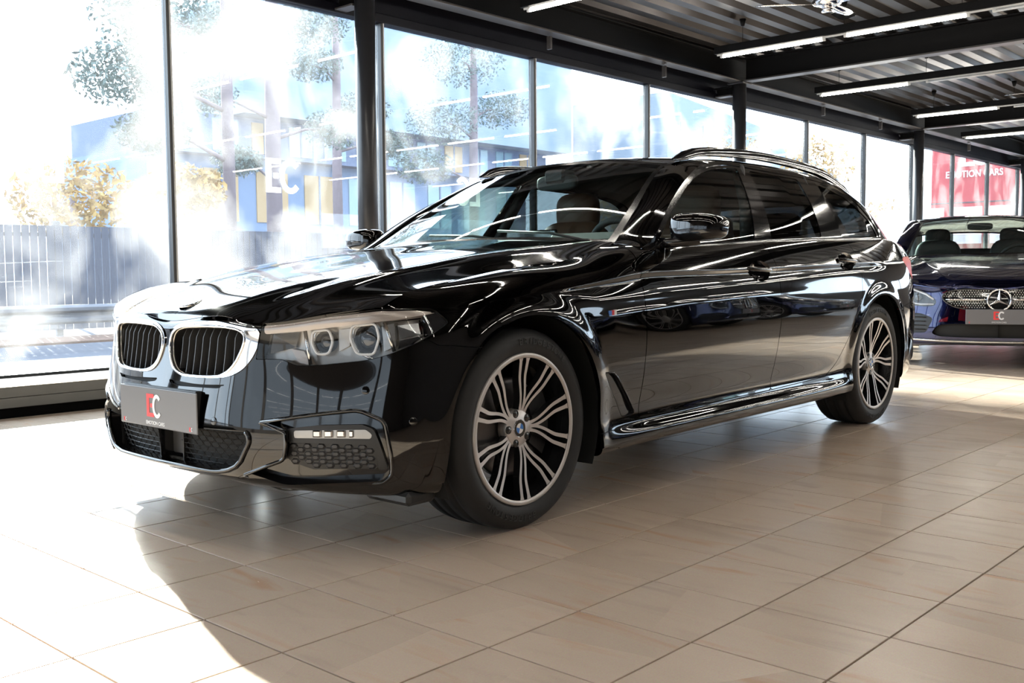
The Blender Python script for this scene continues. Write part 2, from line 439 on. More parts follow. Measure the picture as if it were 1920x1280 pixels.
# ---- suspended tube lights: channel, tubes, wires
ROWS = [2.5, -0.45, -3.35, -5.74, -8.59, -11.6, -14.38, -17.5, -20.4]
names = ['just before the front windows', 'over the camera side of the floor', 'above the hood of the black estate', 'nearest row above the edge of the window wall', 'long row under the ceiling fan with two lit tubes', 'row before the pinkish part of the deck', 'row above the third column', 'row right above the blue car', 'farthest row by the red banner']
for k, x in enumerate(ROWS):
    ys_ = {-5.74: -4.05, -8.59: -3.84, -11.6: -4.16, -14.38: -3.97, -17.5: -4.30}.get(x, -3.95); r = empty('tube_light_row', (x, ys_, 3.1)); tag(r, 'black suspended channel with fluorescent tubes, ' + names[k], 'ceiling light', 'suspended tube light rows')
    Lr = Y1 - .6 - ys_
    MB().box((-.035, -.02, .03), (.035, Lr, .11), .004).obj('channel', MT['black'], r)
    MB().box((-.006, 0, .014), (.006, Lr, .03)).obj('socket_strip', MT['tube_off'], r)
    yy = .04; i = 0
    while yy + 1.2 < Lr:
        lit = not ((k == 5 and i == 1) or (k == 6 and i in (1,)) or (k == 4 and i == 2) or (k == 3 and i == 4))
        t = MB(); t.tube([(0, yy + .03, 0), (0, yy + 1.14, 0)], .013, 10); t.obj('tube', MT['tube_on'] if lit else MT['tube_off'], r)
        for y2 in (yy, yy + 1.14): MB().box((-.011, y2, -.012), (.011, y2 + .03, .016), .002).obj('tube_socket', MT['tube_off'], r)
        yy += 1.36; i += 1
    yy = .3
    while yy < Lr:
        MB().tube([(0, yy, .11), (0, yy, ZD - 3.1 - .04)], .0025, 6).obj('wire', MT['black'], r)
        MB().lathe([(.0, ZD - 3.1), (.035, ZD - 3.1), (.018, ZD - 3.1 - .07), (0, ZD - 3.1 - .07)], c=(0, yy, 0), n=14).obj('wire_cone', MT['black'], r)
        yy += 1.1

# ---- ceiling fans
def fan(x, y, z, rot, lab):
    f = empty('ceiling_fan', (x, y, z), rot); tag(f, lab, 'fan', 'ceiling fans')
    MB().lathe([(0, ZD - z), (.06, ZD - z), (.05, ZD - z - .06), (.014, ZD - z - .07), (.014, .06), (0, .06)], n=20).obj('downrod', MT['chrome'], f)
    MB().lathe([(0, .07), (.07, .065), (.13, .04), (.135, .02), (.11, 0), (.05, -.01), (0, -.012)], n=28).obj('motor', MT['chrome'], f)
    MB().lathe([(0, -.012), (.048, -.012), (.05, -.055), (.045, -.06), (0, -.062)], n=20).obj('hub_cup', MT['chrome'], f)
    for k in range(3):
        a = k * 2 * math.pi / 3; bl = MB()
        sec = []
        for t in np.linspace(0, 1, 9):
            r = .10 + .52 * t; w = .035 + .045 * math.sin(min(1, t * 1.3) * math.pi * .6); w *= (1 if t < .9 else .75)
            sec.append([(r, -w, .012 + .015), (r, w, .012 - .01), (r, w, .006 - .01), (r, -w, .006 + .015)])
        V = [(p[0] * math.cos(a) - p[1] * math.sin(a), p[0] * math.sin(a) + p[1] * math.cos(a), p[2]) for s in sec for p in s]
        Fs = [(i * 4 + j, i * 4 + (j + 1) % 4, i * 4 + 4 + (j + 1) % 4, i * 4 + 4 + j) for i in range(8) for j in range(4)] + [(3, 2, 1, 0), (32, 33, 34, 35)]
        bl.add(V, Fs, True).obj('blade', MT['chrome'], f)
fan(-7.75, -2.22, 3.2, 1.15, 'chrome three-bladed ceiling fan above the long tube row')
fan(-14.0, -1.95, 3.2, .5, 'chrome ceiling fan farther along, by the row above the third column')

# ---- lettering helper
def text_obj(name, s, size, mat, depth=0.0006, align='CENTER', spacing=1.0, bold=0.0, shear=0.0):
    cu = bpy.data.curves.new(name, 'FONT'); cu.body = s; cu.size = size; cu.extrude = depth; cu.align_x = align; cu.align_y = 'CENTER'
    cu.space_character = spacing; cu.offset = bold; cu.shear = shear; cu.resolution_u = 6
    o = bpy.data.objects.new(name, cu); COL.objects.link(o)
    dg = bpy.context.evaluated_depsgraph_get(); me = bpy.data.meshes.new_from_object(o.evaluated_get(dg))
    bpy.data.objects.remove(o); me.materials.clear(); me.materials.append(mat)
    return me
def letter_E(h, w, t, d):
    """block E with square floating middle bar"""
    m = MB()
    m.box((-w / 2, -h / 2, 0), (-w / 2 + t, h / 2, d)).box((-w / 2 + t, h / 2 - t * .8, 0), (w / 2, h / 2, d)).box((-w / 2 + t, -h / 2, 0), (w / 2, -h / 2 + t * .8, d))
    m.box((-w / 2 + t * 1.35, -t * .4, 0), (-w / 2 + t * 2.2, t * .4, d)); return m
def letter_C(h, w, t, d):
    m = MB(); n = 28; a0 = math.radians(42)
    for i in range(n):
        A = a0 + (2 * math.pi - 2 * a0) * i / n; B = a0 + (2 * math.pi - 2 * a0) * (i + 1) / n
        def q(a, s): return (math.cos(a) * (w / 2 - s * t), math.sin(a) * (h / 2 - s * t))
        c = [q(A, 0), q(B, 0), q(B, 1), q(A, 1)]
        V = [(p[0], p[1], 0) for p in c] + [(p[0], p[1], d) for p in c]
        m.add(V, [(3, 2, 1, 0), (4, 5, 6, 7), (0, 1, 5, 4), (2, 3, 7, 6), (1, 2, 6, 5), (3, 0, 4, 7)])
    return m
def decal(xc, zc, h, mirror, lab):
    e = empty('window_lettering', (xc, Y0 + .006, zc)); tag(e, lab, 'lettering', 'white letters on the window panes')
    e.rotation_euler = (math.pi / 2, 0, math.pi)
    s = -1 if mirror else 1
    a = letter_E(h, h * .52, h * .2, .0012).obj('letter', MT['white'], e); a.location = (-h * .34 * s, 0, 0)
    b = letter_C(h * 1.02, h * .78, h * .17, .0014).obj('letter', MT['white'], e); b.location = (h * .27 * s, 0, 0)
    if mirror: a.scale = (-1, 1, 1); b.scale = (-1, 1, 1)

# ================================================================== SURFACE PATCH TOOLS (car-local metres, x forward, y left)
cC = np.array([2.531048, 3.037855, 0.853872]); cR = np.array([-0.655838, 0.754862, -0.007778]); cU = np.array([-0.057027, -0.039267, 0.9976]); cF = np.array([-0.752745, -0.654708, -0.0688])
def topx(X):
    D_ = np.asarray(X) - cC; z = D_ @ cF
    return np.stack([960 + FPX * (D_ @ cR) / z, 640 - FPX * (D_ @ cU) / z], -1)
def pray(px, py): return cF + cR * (px - 960) / FPX - cU * (py - 640) / FPX
def onplane(px, py, ax, v):
    d = pray(px, py); return cC + d * (v - cC[ax]) / d[ax]

class Patch:
    def __init__(s, V, F, N): s.V = np.asarray(V, float); s.F = [list(f) for f in F]; s.N = np.asarray(N, float)
    @staticmethod
    def grid(G):
        n, m = G.shape[:2]; V = G.reshape(-1, 3)
        idx = np.arange(n * m).reshape(n, m)
        Q = np.stack([idx[:-1, :-1], idx[1:, :-1], idx[1:, 1:], idx[:-1, 1:]], -1).reshape(-1, 4)
        du = np.gradient(G, axis=0); dv = np.gradient(G, axis=1); N = np.cross(du, dv); N /= np.linalg.norm(N, axis=-1, keepdims=True) + 1e-12
        p = Patch(V, Q, N.reshape(-1, 3)); return p
    def flipped(s): return Patch(s.V, [f[::-1] for f in s.F], -s.N)
    def split(s, f):
        """cut along f=0 -> (patch where f<0, patch where f>=0)"""
        f = np.asarray(f, float).copy(); f[np.abs(f) < 1e-7] = 1e-7
        sg = f > 0; V = list(s.V); N = list(s.N); cache = {}
        neg = []; pos = []
        def cut(a, b):
            k = (a, b) if a < b else (b, a)
            if k not in cache:
                t = f[a] / (f[a] - f[b]); V.append(s.V[a] * (1 - t) + s.V[b] * t)
                nn = s.N[a] * (1 - t) + s.N[b] * t; N.append(nn / (np.linalg.norm(nn) + 1e-12)); cache[k] = len(V) - 1
            return cache[k]
        sl = sg.tolist()
        for fc in s.F:
            k = sum(sl[i] for i in fc)
            if k == 0: neg.append(fc)
            elif k == len(fc): pos.append(fc)
            else:
                A = []; B = []
                for i in range(len(fc)):
                    a = fc[i]; b = fc[(i + 1) % len(fc)]
                    (B if sl[a] else A).append(a)
                    if sl[a] != sl[b]:
                        c = cut(a, b); A.append(c); B.append(c)
                if len(A) > 2: neg.append(A)
                if len(B) > 2: pos.append(B)
        V = np.array(V); N = np.array(N)
        return Patch(V, neg, N).compact(), Patch(V, pos, N).compact()
    def compact(s):
        if not s.F: return Patch(np.zeros((0, 3)), [], np.zeros((0, 3)))
        used = np.unique(np.concatenate([np.array(f) for f in s.F])); mp = np.full(len(s.V), -1); mp[used] = np.arange(len(used))
        return Patch(s.V[used], [[int(mp[i]) for i in f] for f in s.F], s.N[used])
    def loops(s):
        """boundary edges as directed pairs"""
        e = {}
        for f in s.F:
            for i in range(len(f)): e[(f[i], f[(i + 1) % len(f)])] = 1
        return [(a, b) for (a, b) in e if (b, a) not in e]
    def offset(s, d):
        return Patch(s.V + s.N * (d if np.isscalar(d) else np.asarray(d)[:, None]), s.F, s.N)
    def moved(s, v): return Patch(s.V + np.asarray(v), s.F, s.N)
    def rim(s, vec=None, d=None, inner=None):
        """wall from this patch's border to another copy (offset by vec, or -normal*d)"""
        L = s.loops(); W = s.V + (np.asarray(vec) if vec is not None else -s.N * d) if inner is None else inner.V
        V = []; F = []
        for a, b in L:
            k = len(V); V += [s.V[a], s.V[b], W[b], W[a]]; F.append((k + 1, k, k + 3, k + 2))
        V = np.array(V); 
        # weld
        key = {}; mp = []; V2 = []
        for v in V:
            q = tuple(np.round(v, 6))
            if q not in key: key[q] = len(V2); V2.append(v)
            mp.append(key[q])
        return V2, [tuple(mp[i] for i in f) for f in F]
    def mirror(s):
        k = np.array([1, -1, 1.0]); return Patch(s.V * k, [f[::-1] for f in s.F], s.N * k)
    def join(s, o):
        n = len(s.V); return Patch(np.vstack([s.V, o.V]), s.F + [[i + n for i in f] for f in o.F], np.vstack([s.N, o.N]))
    def obj(s, name, mat, parent, lip=0.0, lipmat=None):
        """mesh object with the smooth surface normals; lip>0 adds a turned-in edge"""
        V = s.V; F = s.F; N = s.N
        if lip > 0:
            L = s.loops(); V = list(V); F = list(F); N = list(N); nm = {}
            cen = None
            for a, b in L:
                e = s.V[b] - s.V[a]; on = np.cross(e, s.N[a]); l = np.linalg.norm(on)
                if l < 1e-9: continue
                on /= l; ia = len(V)
                V += [s.V[a], s.V[b], s.V[b] - s.N[b] * lip, s.V[a] - s.N[a] * lip]; N += [on] * 4
                F.append([ia + 1, ia, ia + 3, ia + 2])
        me = mkmesh(name, V, F, smooth=True, normals=N, mats=[mat])
        return link(name, me, None, parent)

def sdf(poly, Q, closed=True):
    """signed distance to closed polygon (negative inside); Q (n,2)"""
    P_ = np.asarray(poly, float); Q = np.asarray(Q, float); A = P_; B = np.roll(P_, -1, axis=0)
    best = np.full(len(Q), 1e18); inside = np.zeros(len(Q), bool)
    for a, b in zip(A, B):
        ab = b - a; L2 = ab @ ab
        if L2 < 1e-18: continue
        t = np.clip(((Q - a) @ ab) / L2, 0, 1); d = Q - a - t[:, None] * ab; best = np.minimum(best, (d * d).sum(1))
        c = ((a[1] > Q[:, 1]) != (b[1] > Q[:, 1]))
        with np.errstate(divide='ignore', invalid='ignore'):
            xx = (b[0] - a[0]) * (Q[:, 1] - a[1]) / (b[1] - a[1] + 1e-30) + a[0]
        inside ^= c & (Q[:, 0] < xx)
    d = np.sqrt(best); d[inside] *= -1
    return d
def rpoly(pts, r=3.0, n=5):
    """polygon with rounded corners; pts may be (x,y) or (x,y,r)"""
    out = []; m = len(pts)
    for i in range(m):
        p = np.array(pts[i][:2], float); rr = pts[i][2] if len(pts[i]) > 2 else r
        a = np.array(pts[i - 1][:2], float) - p; b = np.array(pts[(i + 1) % m][:2], float) - p
        la, lb = np.linalg.norm(a), np.linalg.norm(b); k = min(rr, la * .48, lb * .48)
        pa = p + a / la * k; pb = p + b / lb * k
        for t in np.linspace(0, 1, n): out.append((1 - t) ** 2 * pa + 2 * t * (1 - t) * p + t * t * pb)
    return np.array(out)
def polyline_d(pl, Q):
    """signed distance to open polyline (left side negative)"""
    P_ = np.asarray(pl, float); best = np.full(len(Q), 1e18); sg = np.ones(len(Q))
    for a, b in zip(P_[:-1], P_[1:]):
        ab = b - a; t = np.clip(((Q - a) @ ab) / (ab @ ab), 0, 1); d = Q - a - t[:, None] * ab; q = (d * d).sum(1)
        cr = ab[0] * (Q[:, 1] - a[1]) - ab[1] * (Q[:, 0] - a[0])
        k = q < best - 1e-12; best[k] = q[k]; sg[k] = np.where(cr[k] > 0, -1, 1)
    return np.sqrt(best) * sg

# ================================================================== BLACK ESTATE CAR
CM = dict(
    paint=P('black_metallic_paint', (0.021, 0.020, 0.0195), 0.05, metal=1.0, coat=1.0, coat_r=0.004),
    gloss=P('gloss_black_trim', (0.006, 0.006, 0.007), 0.08, coat=0.6),
    rubber=P('tyre_rubber', (0.016, 0.016, 0.017), 0.62, noise=.15, nscale=40),
    letter_rubber=P('raised_rubber', (0.03, 0.03, 0.03), 0.5),
    seal=P('rubber_seal', (0.004, 0.004, 0.004), 0.7),
    plastic=P('satin_black_plastic', (0.016, 0.016, 0.017), 0.42),
    grey_plastic=P('dark_grey_plastic', (0.045, 0.045, 0.047), 0.45),
    chrome=P('bright_chrome', (0.88, 0.88, 0.9), 0.05, metal=1.0),
    satin=P('satin_chrome', (0.55, 0.53, 0.50), 0.22, metal=0.9),
    alloy=P('machined_alloy', (0.66, 0.62, 0.60), 0.36, metal=0.55),
    alloy_dark=P('black_alloy', (0.010, 0.010, 0.011), 0.16, coat=.5),
    disc=P('brake_disc', (0.16, 0.15, 0.15), 0.35, metal=0.9),
    lens=glassmat('headlight_lens', (0.93, 0.94, 0.95)),
    refl=P('reflector', (0.62, 0.62, 0.62), 0.12, metal=1.0),
    led=P('led_tube', (0.75, 0.76, 0.78), 0.2),
    smoke=P('smoked_lens', (0.02, 0.02, 0.022), 0.05, coat=1),
    housing=P('lamp_housing', (0.42, 0.40, 0.375), 0.28, metal=.75),
    brow=P('brow_strip', (0.50, 0.44, 0.40), 0.28, metal=.5),
    glass=glassmat('windshield_glass', (0.70, 0.80, 0.78)),
    side=glassmat('tinted_side_glass', (0.46, 0.55, 0.53)),
    privacy=glassmat('dark_privacy_glass', (0.10, 0.11, 0.115)),
    frit=P('glass_frit', (0.006, 0.006, 0.006), 0.15),
    cabin=P('cabin_dark', (0.022, 0.022, 0.023), 0.6),
    leather=P('brown_leather', (0.13, 0.055, 0.028), 0.5, noise=.15, nscale=30),
    red=P('red_lamp', (0.85, 0.035, 0.02), 0.35, spec=.15),
    plate=P('plate_grey', (0.15, 0.15, 0.16), 0.35, noise=.08, nscale=3),
    plate_red=P('plate_red', (0.80, 0.045, 0.05), 0.4), plate_white=P('plate_white', (0.72, 0.74, 0.78), 0.4),
    blue=P('badge_blue', (0.06, 0.22, 0.62), 0.25), bwhite=P('badge_white', (0.85, 0.85, 0.85), 0.25), mred=P('m_red', (.7, .03, .03), .3), mblue=P('m_blue', (.1, .25, .7), .3),
)
CAR = empty('estate_car', (-1.491199, -1.202181, 0), 0.0232125)
tag(CAR, 'glossy black metallic estate car with twin kidney grille and twin-spoke alloy wheels', 'car')

# ---- lower body: rings from the front centre round to the rear centre
XS = None
rings = [
 [(.70,0,.20),(.69,.25,.20),(.65,.43,.195),(.58,.58,.185),(.51,.70,.18),(.42,.80,.18),(.2,.83,.185),(-.1,.83,.19),(-.4,.83,.19),(-.7,.84,.195),(-1.2,.845,.20),(-1.7,.845,.20),(-2.2,.845,.20),(-2.6,.84,.20),(-2.975,.84,.21),(-3.3,.81,.215),(-3.55,.76,.22),(-3.78,.64,.23),(-3.90,.40,.235),(-3.94,0,.24)],
 [(.785,0,.222),(.772,.25,.22),(.725,.44,.21),(.645,.61,.20),(.56,.745,.195),(.435,.865,.193),(.2,.905,.19),(-.1,.91,.19),(-.4,.905,.193),(-.7,.905,.202),(-1.2,.91,.208),(-1.7,.91,.208),(-2.2,.91,.208),(-2.6,.91,.208),(-2.975,.91,.21),(-3.3,.885,.22),(-3.58,.825,.23),(-3.83,.69,.245),(-3.96,.44,.25),(-4.0,0,.25)],
 [(.80,0,.265),(.789,.25,.265),(.742,.445,.262),(.662,.62,.255),(.577,.755,.25),(.445,.88,.25),(.2,.918,.25),(-.1,.922,.25),(-.4,.922,.243),(-.7,.926,.246),(-1.2,.930,.252),(-1.7,.931,.254),(-2.2,.931,.256),(-2.6,.928,.26),(-2.975,.925,.27),(-3.3,.902,.28),(-3.60,.845,.29),(-3.85,.705,.30),(-3.98,.45,.30),(-4.02,0,.30)],
 [(.806,0,.34),(.796,.25,.34),(.747,.447,.34),(.666,.625,.335),(.581,.76,.33),(.447,.887,.33),(.2,.922,.33),(-.1,.925,.33),(-.4,.912,.325),(-.7,.904,.322),(-1.2,.903,.322),(-1.7,.903,.322),(-2.2,.906,.324),(-2.6,.916,.335),(-2.975,.93,.36),(-3.3,.910,.37),(-3.61,.855,.38),(-3.86,.715,.39),(-4.0,.455,.39),(-4.04,0,.39)],
 [(.80,0,.43),(.79,.25,.43),(.74,.445,.43),(.66,.622,.43),(.575,.758,.43),(.442,.888,.43),(.2,.924,.43),(-.1,.928,.43),(-.4,.922,.43),(-.7,.919,.43),(-1.2,.918,.43),(-1.7,.918,.43),(-2.2,.920,.43),(-2.6,.922,.44),(-2.975,.932,.46),(-3.3,.914,.47),(-3.61,.86,.48),(-3.87,.72,.48),(-4.01,.46,.48),(-4.05,0,.48)],
 [(.778,0,.55),(.77,.25,.55),(.722,.442,.55),(.642,.615,.55),(.555,.757,.55),(.43,.885,.555),(.2,.925,.56),(-.1,.93,.56),(-.4,.930,.56),(-.7,.931,.565),(-1.2,.932,.57),(-1.7,.932,.575),(-2.2,.933,.58),(-2.6,.934,.58),(-2.975,.934,.58),(-3.3,.916,.59),(-3.61,.865,.60),(-3.87,.72,.61),(-4.01,.46,.61),(-4.05,0,.61)],
 [(.765,0,.63),(.757,.25,.635),(.712,.44,.63),(.63,.61,.635),(.54,.757,.645),(.42,.878,.66),(.2,.922,.69),(-.1,.93,.70),(-.4,.930,.695),(-.7,.929,.70),(-1.2,.930,.71),(-1.7,.931,.715),(-2.2,.932,.72),(-2.6,.933,.725),(-2.975,.934,.73),(-3.3,.912,.74),(-3.60,.855,.75),(-3.86,.71,.76),(-3.99,.46,.76),(-4.03,0,.76)],
 [(.762,0,.675),(.75,.25,.69),(.714,.435,.68),(.628,.62,.70),(.528,.767,.715),(.41,.858,.74),(.2,.902,.765),(-.1,.915,.785),(-.4,.915,.815),(-.7,.916,.843),(-1.2,.917,.849),(-1.7,.918,.856),(-2.2,.919,.868),(-2.6,.919,.878),(-2.975,.914,.885),(-3.3,.888,.89),(-3.60,.832,.895),(-3.85,.69,.90),(-3.97,.45,.90),(-4.01,0,.90)],
 [(.755,0,.693),(.742,.25,.712),(.712,.432,.693),(.622,.625,.716),(.52,.772,.735),(.415,.82,.772),(.2,.85,.815),(-.1,.86,.848),(-.4,.862,.878),(-.7,.868,.930),(-1.2,.870,.953),(-1.7,.870,.976),(-2.2,.867,.993),(-2.6,.862,1.003),(-2.975,.850,1.010),(-3.3,.832,1.010),(-3.65,.785,.988),(-3.86,.67,.975),(-3.94,.43,.98),(-3.98,0,.98)],
 [(.747,0,.701),(.735,.25,.722),(.71,.43,.702),(.618,.625,.727),(.515,.772,.75),(.42,.775,.792),(.2,.772,.828),(-.1,.765,.867),(-.4,.758,.893),(-.7,.770,.958),(-1.2,.81,.966),(-1.7,.82,.986),(-2.2,.82,1.003),(-2.6,.815,1.012),(-2.975,.80,1.018),(-3.3,.79,1.018),(-3.64,.748,1.002),(-3.83,.64,.992),(-3.89,.42,.995),(-3.93,0,.995)],
]
R_ = np.array(rings, float)
R_[1:7, 15, 1] += .008; R_[1:7, 16] += (-.025, .012, 0); R_[1:7, 17] += (-.025, .012, 0); R_[7, 15, 1] += .006; R_[7, 16] += (-.03, .016, 0); R_[7, 17] += (-.03, .012, 0)
NU = R_.shape[1]
uk = np.arange(NU, dtype=float)
# symmetric continuation over the centre planes for a smooth nose and tail
def ext(row):
    a = row[1:3][::-1] * np.array([1, -1, 1]); b = row[-3:-1][::-1] * np.array([1, -1, 1]); return np.vstack([a, row, b])
ukx = np.arange(-2, NU + 2, dtype=float)
def vev(s):   # evaluate rows
    return [cspline(ukx, ext(R_[j]))(s) for j in range(len(R_))]
def body_grid(us, vs_):
    rows = np.array(vev(us))                                   # ring, u, 3
    out = np.zeros((len(us), len(vs_), 3)); vk = np.arange(len(R_), dtype=float)
    lo = vs_ <= 7; 
    A = cspline(vk[:8], rows[:8].reshape(8, -1)); B = cspline(vk[6:], rows[6:].reshape(4, -1))
    out[:, lo] = A(vs_[lo]).reshape(-1, len(us), 3).transpose(1, 0, 2)
    # upper piece keeps a crease on the doors but blends smoothly forward of the front wheel
    up = B(vs_[~lo]).reshape(-1, len(us), 3).transpose(1, 0, 2)
    C_ = cspline(vk[7:], rows[7:].reshape(3, -1))(vs_[~lo]).reshape(-1, len(us), 3).transpose(1, 0, 2)
    w = np.clip((us - 6.2) / 1.2, 0, 1)[:, None, None]; out[:, ~lo] = up * (1 - w) + C_ * w
    return out
us = np.concatenate([np.linspace(0, 6, 230, endpoint=False), np.linspace(6, 16, 260, endpoint=False), np.linspace(16, 19, 60)])
vsv = np.linspace(0, 9, 136)
G = body_grid(us, vsv)
ARF, ARR = (0.0, 0.335), (-2.975, 0.335)
def features(G):
    x, y, z = G[..., 0], G[..., 1], G[..., 2]
    side = np.clip((y - .80) / .06, 0, 1)
    # wheel arch flares
    for c in (ARF, ARR):
        r = np.hypot(x - c[0], z - c[1]); t = np.clip((r - .385) / .075, 0, 1)
        y += side * .009 * (1 - t) ** 2 * (1 + 2 * t) * (z > .22)
    # scallop under the shoulder crease
    zc = np.interp(-x, [-.2, .14, .7, 1.2, 1.7, 2.2, 2.6, 3.1], [.77, .784, .843, .849, .856, .868, .878, .885]); zl = np.interp(-x, [.14, .35, .65, 1.0, 1.5, 2.2, 2.8], [.783, .755, .755, .772, .793, .82, .84])
    t = (zc - z) / np.maximum(zc - zl, .004); w = np.clip((-x - .14) / .2, 0, 1) * np.clip((3.1 + x) / .3, 0, 1)
    y -= side * w * .011 * np.where((t > 0) & (t < 1), (1 - t) ** 1.3 * np.clip(t / .10, 0, 1), 0)
    # lower character line rising from the front arch
    zd = np.interp(-x, [.2, .63, 1.0, 1.6, 2.6], [.682, .707, .727, .745, .76]); d = z - zd
    w = np.clip((-x - .3) / .15, 0, 1) * np.clip((2.2 + x) / .8, 0, 1)
    y += side * w * .0035 * np.exp(-np.where(d > 0, d / .012, -d / .05))
    # sill scoop on the side skirt
    w = np.clip((-x - .45) / .25, 0, 1) * np.clip((2.55 + x) / .2, 0, 1)
    y -= side * w * .004 * np.exp(-((z - .286) / .016) ** 2)
    return G
G = features(G)
BODY = Patch.grid(G).flipped()
if (BODY.N[len(us) * 60 % len(BODY.N)] @ np.array([0, 1, 0])) < 0: pass
mid = BODY.N[np.argmin(np.linalg.norm(BODY.V - np.array([-1.5, .92, .5]), axis=1))]
if mid[1] < 0: BODY = BODY.flipped()
HITV, HITPX, HITN = BODY.V.copy(), topx(BODY.V), BODY.N.copy()
facing = ((cC - HITV) * HITN).sum(1) > 0
def hit(px, py):
    """pixel -> point and normal on the body"""
    d = np.where(facing, ((HITPX - np.array([px, py])) ** 2).sum(1), 1e12); k = np.argpartition(d, 4)[:4]; k = k[np.argsort(d[k])]
    n = HITN[k].mean(0); n /= np.linalg.norm(n); p0 = HITV[k[0]]; r = pray(px, py); t = ((p0 - cC) @ n) / (r @ n)
    return cC + r * t, n

# ---- cut the lower body -------------------------------------------------
def arch_f(V, c, R):
    x = V[:, 0] - c[0]; z = V[:, 2] - c[1]
    up = np.hypot(x, z) - R
    # below the hub the opening widens a little and runs straight down
    lowf = np.abs(x) - (R + .012 * np.clip(-z / .1, 0, 1.2)); 
    return np.where(z > 0, up, lowf)
def gapsplit(p, f, g):
    """-> (inside, strip, outside)"""
    a, r = p.split(f + g); s_, b = Patch(r.V, r.F, r.N), None
    return a, r
main = BODY
for c in (ARF, ARR):
    f = arch_f(main.V, c, .378)
    f = np.where(main.V[:, 1] > .5, f, 1.0); _, main = main.split(f)
parts = {}; seals = []
def carve(key, fun, g=.0016):
    """take region fun<0 out of main; leave a recessed seal strip of width 2g"""
    global main
    f = fun(main.V); ins, rest = main.split(f + g)
    strip, rest = rest.split(fun(rest.V) - g) if rest.F else (rest, rest)
    parts[key] = ins; main = rest
    if strip.F: seals.append(strip.offset(-.005))
pxf = lambda poly: (lambda V: sdf(poly, topx(V)))
# front apertures (outlines read off the photograph and laid on the surface)
z5 = lambda x, y: (440 + x / 4.571, 740 + y / 4.571); zh = lambda x, y: (460 + x / 4.8, 560 + y / 4.8); z6 = lambda x, y: (200 + x / 6.4, 570 + y / 6.4); z7 = lambda x, y: (200 + x / 6.4, 700 + y / 6.4)
HL = rpoly([(*zh(152, 225), 4), (*zh(700, 150), 60), (*zh(1220, 88), 60), (*zh(1690, 78), 14), (*zh(1845, 205), 9), (*zh(1690, 322), 30), (*zh(1450, 445), 40), (*zh(1150, 550), 60), (*zh(640, 600), 40), (*zh(450, 600), 5), (*zh(330, 545), 5), (*zh(95, 545), 2)], n=6)
def front_only(fun, xmin=.25): return lambda V: np.where((V[:, 0] > xmin) & (V[:, 2] > .1), fun(V), 50.0)
carve('headlight', front_only(pxf(HL), .2), .55)
FOG = rpoly([(*z5(205, 235), 5), (*z5(640, 175), 30), (*z5(1060, 128), 16), (*z5(1290, 228), 12), (*z5(1350, 560), 20), (*z5(1352, 690), 9), (*z5(1270, 758), 7), (*z5(420, 812), 14), (*z5(75, 690), 4), (*z5(330, 590), 14), (*z5(420, 560), 8), (*z5(440, 420), 8), (*z5(430, 320), 6)], n=6)
fog_in = rpoly([(*z5(275, 240), 3), (*z5(640, 190), 30), (*z5(1060, 148), 14), (*z5(1265, 240), 10), (*z5(1325, 560), 20), (*z5(1330, 680), 8), (*z5(1255, 740), 6), (*z5(440, 772), 12), (*z5(130, 672), 4), (*z5(400, 575), 8), (*z5(425, 430), 8), (*z5(440, 300), 8)], n=6)
carve('fog', front_only(pxf(fog_in)), .3)
# centre intake: symmetric outline in front view (y,z)
INT = rpoly([(.425, .372, .012), (.432, .345, .02), (.385, .262, .05), (.31, .240, .06), (-.31, .240, .06), (-.385, .262, .05), (-.432, .345, .02), (-.425, .372, .012)], n=6)
inb = lambda V: np.where(V[:, 0] > .5, sdf(INT, V[:, 1:3]), 1.0)
carve('intake', inb, .001)
# kidney apertures
KIN = rpoly([z6(778, 420), z6(812, 318), z6(905, 268), z6(1150, 262), z6(1440, 275), z6(1585, 303), z6(1655, 350), z6(1668, 430), z6(1640, 530), z6(1560, 705), z6(1465, 815), z6(1370, 862), z6(1180, 868), z6(940, 848), z6(840, 800), z6(790, 700), z6(772, 560)], r=12, n=5)
KOUT = rpoly([z6(756, 420), z6(786, 300), z6(880, 238), z6(1050, 215), z6(1300, 205), z6(1530, 215), z6(1700, 235), z6(1800, 280), z6(1850, 345), z6(1838, 470), z6(1760, 650), z6(1640, 790), z6(1515, 858), z6(1400, 886), z6(1180, 888), z6(935, 868), z6(826, 822), z6(775, 715), z6(758, 560)], r=14, n=5)
half = lambda fun: (lambda V: np.where((V[:, 0] > .5) & (V[:, 1] > .012), fun(V), np.where(V[:, 0] > .5, np.maximum(fun(V), (.012 - V[:, 1]) * 300), 50.)))
carve('kidney', half(pxf(KIN)), .2)
carve('kidney_frame', half(pxf(KOUT)), .25)
# slim slot under the kidneys
SLOT = rpoly([(.035, .513, .006), (.20, .506, .05), (.325, .512, .008), (.30, .500, .01), (.10, .496, .01), (.045, .503, .006)], n=4)
carve('slot', lambda V: np.where(V[:, 0] > .5, sdf(SLOT, V[:, 1:3]), 1.0), .0005)
